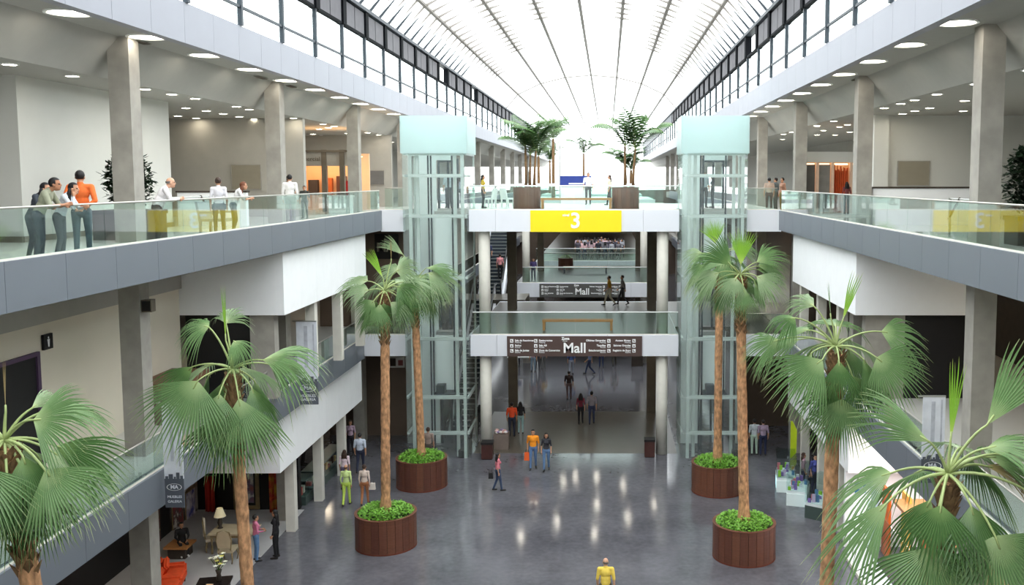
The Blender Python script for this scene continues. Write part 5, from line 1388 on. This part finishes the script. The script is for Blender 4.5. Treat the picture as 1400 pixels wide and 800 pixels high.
for k, (a, b, cs) in enumerate((((236, 693), (251, 727), [(216, 206, 196), (150, 60, 60), (90, 70, 70)]), ((254, 676), (267, 702), [(226, 226, 236), (70, 76, 150), (200, 190, 200)]), ((207, 700), (220, 752), [(206, 186, 120), (120, 60, 60), (60, 40, 40)]))):
    p, q = at(*a, X=-16.15), at(*b, X=-16.15)
    t = thing('poster', ['red and cream', 'blue and white', 'tall ochre and maroon'][k] + ' picture hanging on the black side wall of the store', 'picture', (-16.17, p.y, min(q.z, p.z)))
    L = max(.5, abs(q.y - p.y)); hh = abs(p.z - q.z)
    obj('print', MB().box(0, .03, 0, L, 0, hh), blotch('poster_%d' % k, cs, 3), t); obj('border', MB().box(-.01, .02, -.04, L + .04, -.04, hh + .04), m_gold, t)
# glass counters along the gallery edge
m_ctr = M('counter_green', (70, 84, 80), .35)
for k, (y0, y1) in enumerate(((37.1, 38.0), (38.3, 42.3))):
    t = thing('glass_counter', ['short dark glass display counter at the first slim post', 'long dark glass display counter beyond the slim posts'][k], 'counter', (-12.2, y0, 0))
    L = y1 - y0
    obj('base', MB().box(-.4, .1, 0, L, 0, .35), m_ctr, t); obj('glass_case', MB().box(-.4, .1, 0, L, .36, .98), glass_shop, t); obj('top', MB().box(-.45, .15, -.04, L + .04, .98, 1.03), m_ctr, t)
    rn = random.Random(k)
    for j in range(int(L * 3)):
        link('ware', MB().box(-.3, -.1, 0, .16, .37, .37 + rn.uniform(.12, .35)).mesh('ware', M('ware_%d' % (j % 4), ((200, 90, 80), (220, 214, 200), (110, 70, 50), (230, 190, 120))[j % 4], .5)), t, (0, .1 + j * .32, 0))
# bins, stands and bags under the bridge
def bin_(label, x, y, w_, h_):
    t = thing('litter_bin', label, 'bin', (x, y, 0))
    obj('body', MB().box(-w_ / 2, w_ / 2, -w_ / 2, w_ / 2, .04, h_ - .1), M('bin_maroon', (74, 44, 40), .45, var=.12, scale=6), t)
    obj('lid', MB().box(-w_ / 2 - .02, w_ / 2 + .02, -w_ / 2 - .02, w_ / 2 + .02, h_ - .1, h_), m_black, t); obj('plinth', MB().box(-w_ / 2 + .03, w_ / 2 - .03, -w_ / 2 + .03, w_ / 2 - .03, 0, .04), m_black, t)
p = at(667, 626, Z=0); bin_('maroon litter bin in front of the pale round column near the escalators', p.x, p.y - .1, .52, .82)
p = at(888, 624, Z=0); bin_('maroon litter bin beside the pale round column near the kiosk-side lift', p.x, p.y, .48, .86)
p = at(686, 613, Z=0)
t = thing('sales_stand', 'grey box stand heaped with pale pink goods beside the round column', 'stand', (p.x, p.y, 0))
obj('box', MB().box(-.36, .36, -.3, .3, 0, .78), M('stand_taupe', (122, 108, 100), .6), t)
rn = random.Random(9)
for k in range(16):
    a, b, z = rn.uniform(-.3, .3), rn.uniform(-.24, .24), rn.uniform(.8, .92)
    link('parcel', MB().ball((a, b, z), (.1, .08, .06), 8, 5).mesh('parcel', M('parcel_%d' % (k % 4), ((226, 190, 190), (236, 226, 222), (150, 130, 170), (206, 160, 150))[k % 4], .6), True), t)
p = at(712, 502, Z=0); t = thing('table', 'white-topped stall table beside the group near the dark column', 'table', (p.x, p.y, 0))
obj('tabletop', MB().box(-.9, .9, -.4, .4, .72, .78), m_chairw, t)
for a in (-1, 1):
    for b in (-1, 1): link('leg', MB().box(a * .8 - .03, a * .8 + .03, b * .3 - .03, b * .3 + .03, 0, .72).mesh('leg', m_steel), t)
p = at(871, 500, Z=0); t = thing('litter_bin', 'dark square bin on the bright floor beyond the second column', 'bin', (p.x, p.y, 0)); obj('body', MB().box(-.4, .4, -.3, .3, 0, 1.0), m_dark, t); obj('lid', MB().box(-.43, .43, -.33, .33, 1.0, 1.08), m_black, t)
def bag(label, loc, c, w_=.3, h_=.34):
    t = thing('shopping_bag', label, 'bag', loc)
    obj('body', MB().prism([(-w_ / 2, 0), (w_ / 2, 0), (w_ / 2 * .85, h_), (-w_ / 2 * .85, h_)], 'y', -.06, .06), M('bag_%d_%d_%d' % c, c, .5), t)
    obj('handle', MB().tube([(-.07, 0, h_), (-.05, 0, h_ + .12), (.05, 0, h_ + .12), (.07, 0, h_)], .012, 6), m_dark, t)
pm = at(729, 641, Z=0); bag('bright orange carrier bag held by the man in the orange t-shirt', (pm.x - .27, pm.y - .02, .40), (240, 104, 48), .26, .36)
pm = at(681, 671, Z=0); bag('black handbag held by the woman in the pink top', (pm.x - .3, pm.y + .02, .52), (34, 32, 34), .2, .24)
pm = at(499, 690, Z=0); bag('cream handbag of the woman in the beige blouse', (pm.x + .3, pm.y + .02, .62), (226, 216, 206), .26, .26)
# ================================================================== ground floor, kiosk side
cols_ = [(196, 200, 206), (150, 200, 60), (140, 110, 180), (200, 180, 210), (90, 130, 170), (210, 120, 130)]
for k, (x, y, r) in enumerate(((7.55, 39.4, .15), (7.75, 37.7, .3), (8.35, 36.1, .6))):
    t = thing('display_case', ['pale glass display case with lime goods at the lift end of the kiosk', 'glass display case full of lilac and white goods in the middle of the kiosk', 'dark-framed display case of lilac goods next to the palm trunk'][k], 'display case', (x, y, 0), -r)
    obj('base', MB().box(-.4, .4, -.75, .75, 0, .5), m_ctr if k == 2 else m_liftpanel, t); obj('glass', MB().box(-.4, .4, -.75, .75, .62, 1.45), glass_shop, t); obj('top', MB().box(-.42, .42, -.77, .77, 1.45, 1.47), glass_shop, t)
    obj('shelf', MB().box(-.38, .38, -.72, .72, .5, .62), m_chairw, t)
    rn = random.Random(k + 30)
    for j in range(14):
        a, b = rn.uniform(-.3, .3), -.65 + j * .1
        link('goods', MB().box(a - .06, a + .06, b - .04, b + .04, .62, .62 + rn.uniform(.1, .34)).mesh('goods', M('kiosk_goods_%d' % ((j + k) % 6), cols_[(j + k) % 6], .5)), t)
    obj('screen', MB().box(-.415, -.4, -.4, .3, .08, .42), EM('kiosk_screen', (190, 236, 240), 1.6), t)
t = thing('flag_pole', 'lime green feather flag standing at the kiosk', 'flag', (7.9, 40.4, 0)); obj('pole', MB().tube([(0, 0, 0), (0, 0, 2.6)], .02, 6), m_steel, t)
obj('flag', MB().prism([(0, .9), (.28, 1.2), (.3, 2.2), (.1, 2.6), (0, 2.6)], 'y', -.01, .01), M('lime_flag', (196, 214, 40), .6), t); obj('foot', MB().lathe([(.2, 0), (.2, .05)], n=14), m_black, t)
# white lit store
t = thing('white_store', 'brightly lit white store with blue sign and orange displays', 'shop', (8.6, 24.5, 0))
obj('end_wall', MB().box(-.2, 3.4, 8.3, 8.5, 0, 4.7), m_white, t)
obj('rear_wall', MB().box(3.4, 3.6, -6, 8.5, 0, 4.7), m_white, t)
obj('front_panel', MB().box(-.35, -.3, -6, 7.2, .12, 1.25), EM('lit_white_front', (250, 252, 255), 1.1), t)
obj('front_glass', MB().box(-.34, -.31, -6, 5.0, 1.27, 2.9), glass_shop, t)
obj('base_rail', MB().box(-.42, -.28, -6, 7.2, 0, .12), m_conc_lt, t)
obj('blue_sign', MB().box(.12, .5, 8.2, 8.28, 2.0, 2.35), M('blue_sign', (34, 104, 168), .5), t)
link('lettering', text_mesh('info', .15, m_letter, .004), t, (.36, 8.19, 2.17))
obj('lit_panel', MB().box(.1, .75, 8.22, 8.28, .1, 1.9), EM('lit_white_panel', (255, 255, 255), 1.8), t)
for k, (x, y, z0, z1, c) in enumerate(((1.0, 7.6, 0, 2.4, (240, 120, 50)), (1.3, 6.4, .4, 2.6, (244, 190, 90)), (1.5, 4.9, .2, 2.2, (226, 96, 44)), (1.2, 2.4, 0, 1.9, (40, 70, 140)), (.7, 8.0, .2, 2.2, (190, 206, 226)))):
    link('display_board', MB().box(x, x + .08, y - .5, y + .3, z0, z1).mesh('display_board', M('store_board_%d' % k, c, .5)), t)
for k in range(4):
    link('shelf', MB().box(.9, 2.1, -3 + 2.6 * k, -1.4 + 2.6 * k, 2.3, 2.4).mesh('shelf', m_wood), t)
for k in range(3):
    link('light_panel', MB().box(.8, 2.4, -4.5 + 4.4 * k, -1.6 + 4.4 * k, 4.6, 4.66).mesh('light_panel', EM('store_light', (255, 250, 244), 9.0)), t)
# unseen fill lights added to brighten the deep parts of the galleries
e_gal = EM('gallery_fill_light', (255, 236, 206), 14.0)
gl_ = MB().box(-.5, .5, -.5, .5, -.04, 0).mesh('diffuser', e_gal); gr_ = MB().box(-.56, .56, -.56, .56, -.03, -.001).mesh('frame', m_cap)
for s, x in ((-1, -15.0), (1, 12.2)):
    for Z, lv in ((L3 - .96, 'middle'), (L2 - .96, 'ground')):
        for y in (18, 27, 38, 50, 62, 74, 86):
            t = thing('fill_light_panel', 'added square fill light of the %s floor gallery %s' % (lv, 'on the sofa side' if s < 0 else 'on the kiosk side'), 'ceiling light', (x, y, Z), group='added square fill lights, %s floor %s' % (lv, SIDE[s]))
            link('diffuser', gl_, t); link('frame', gr_, t)
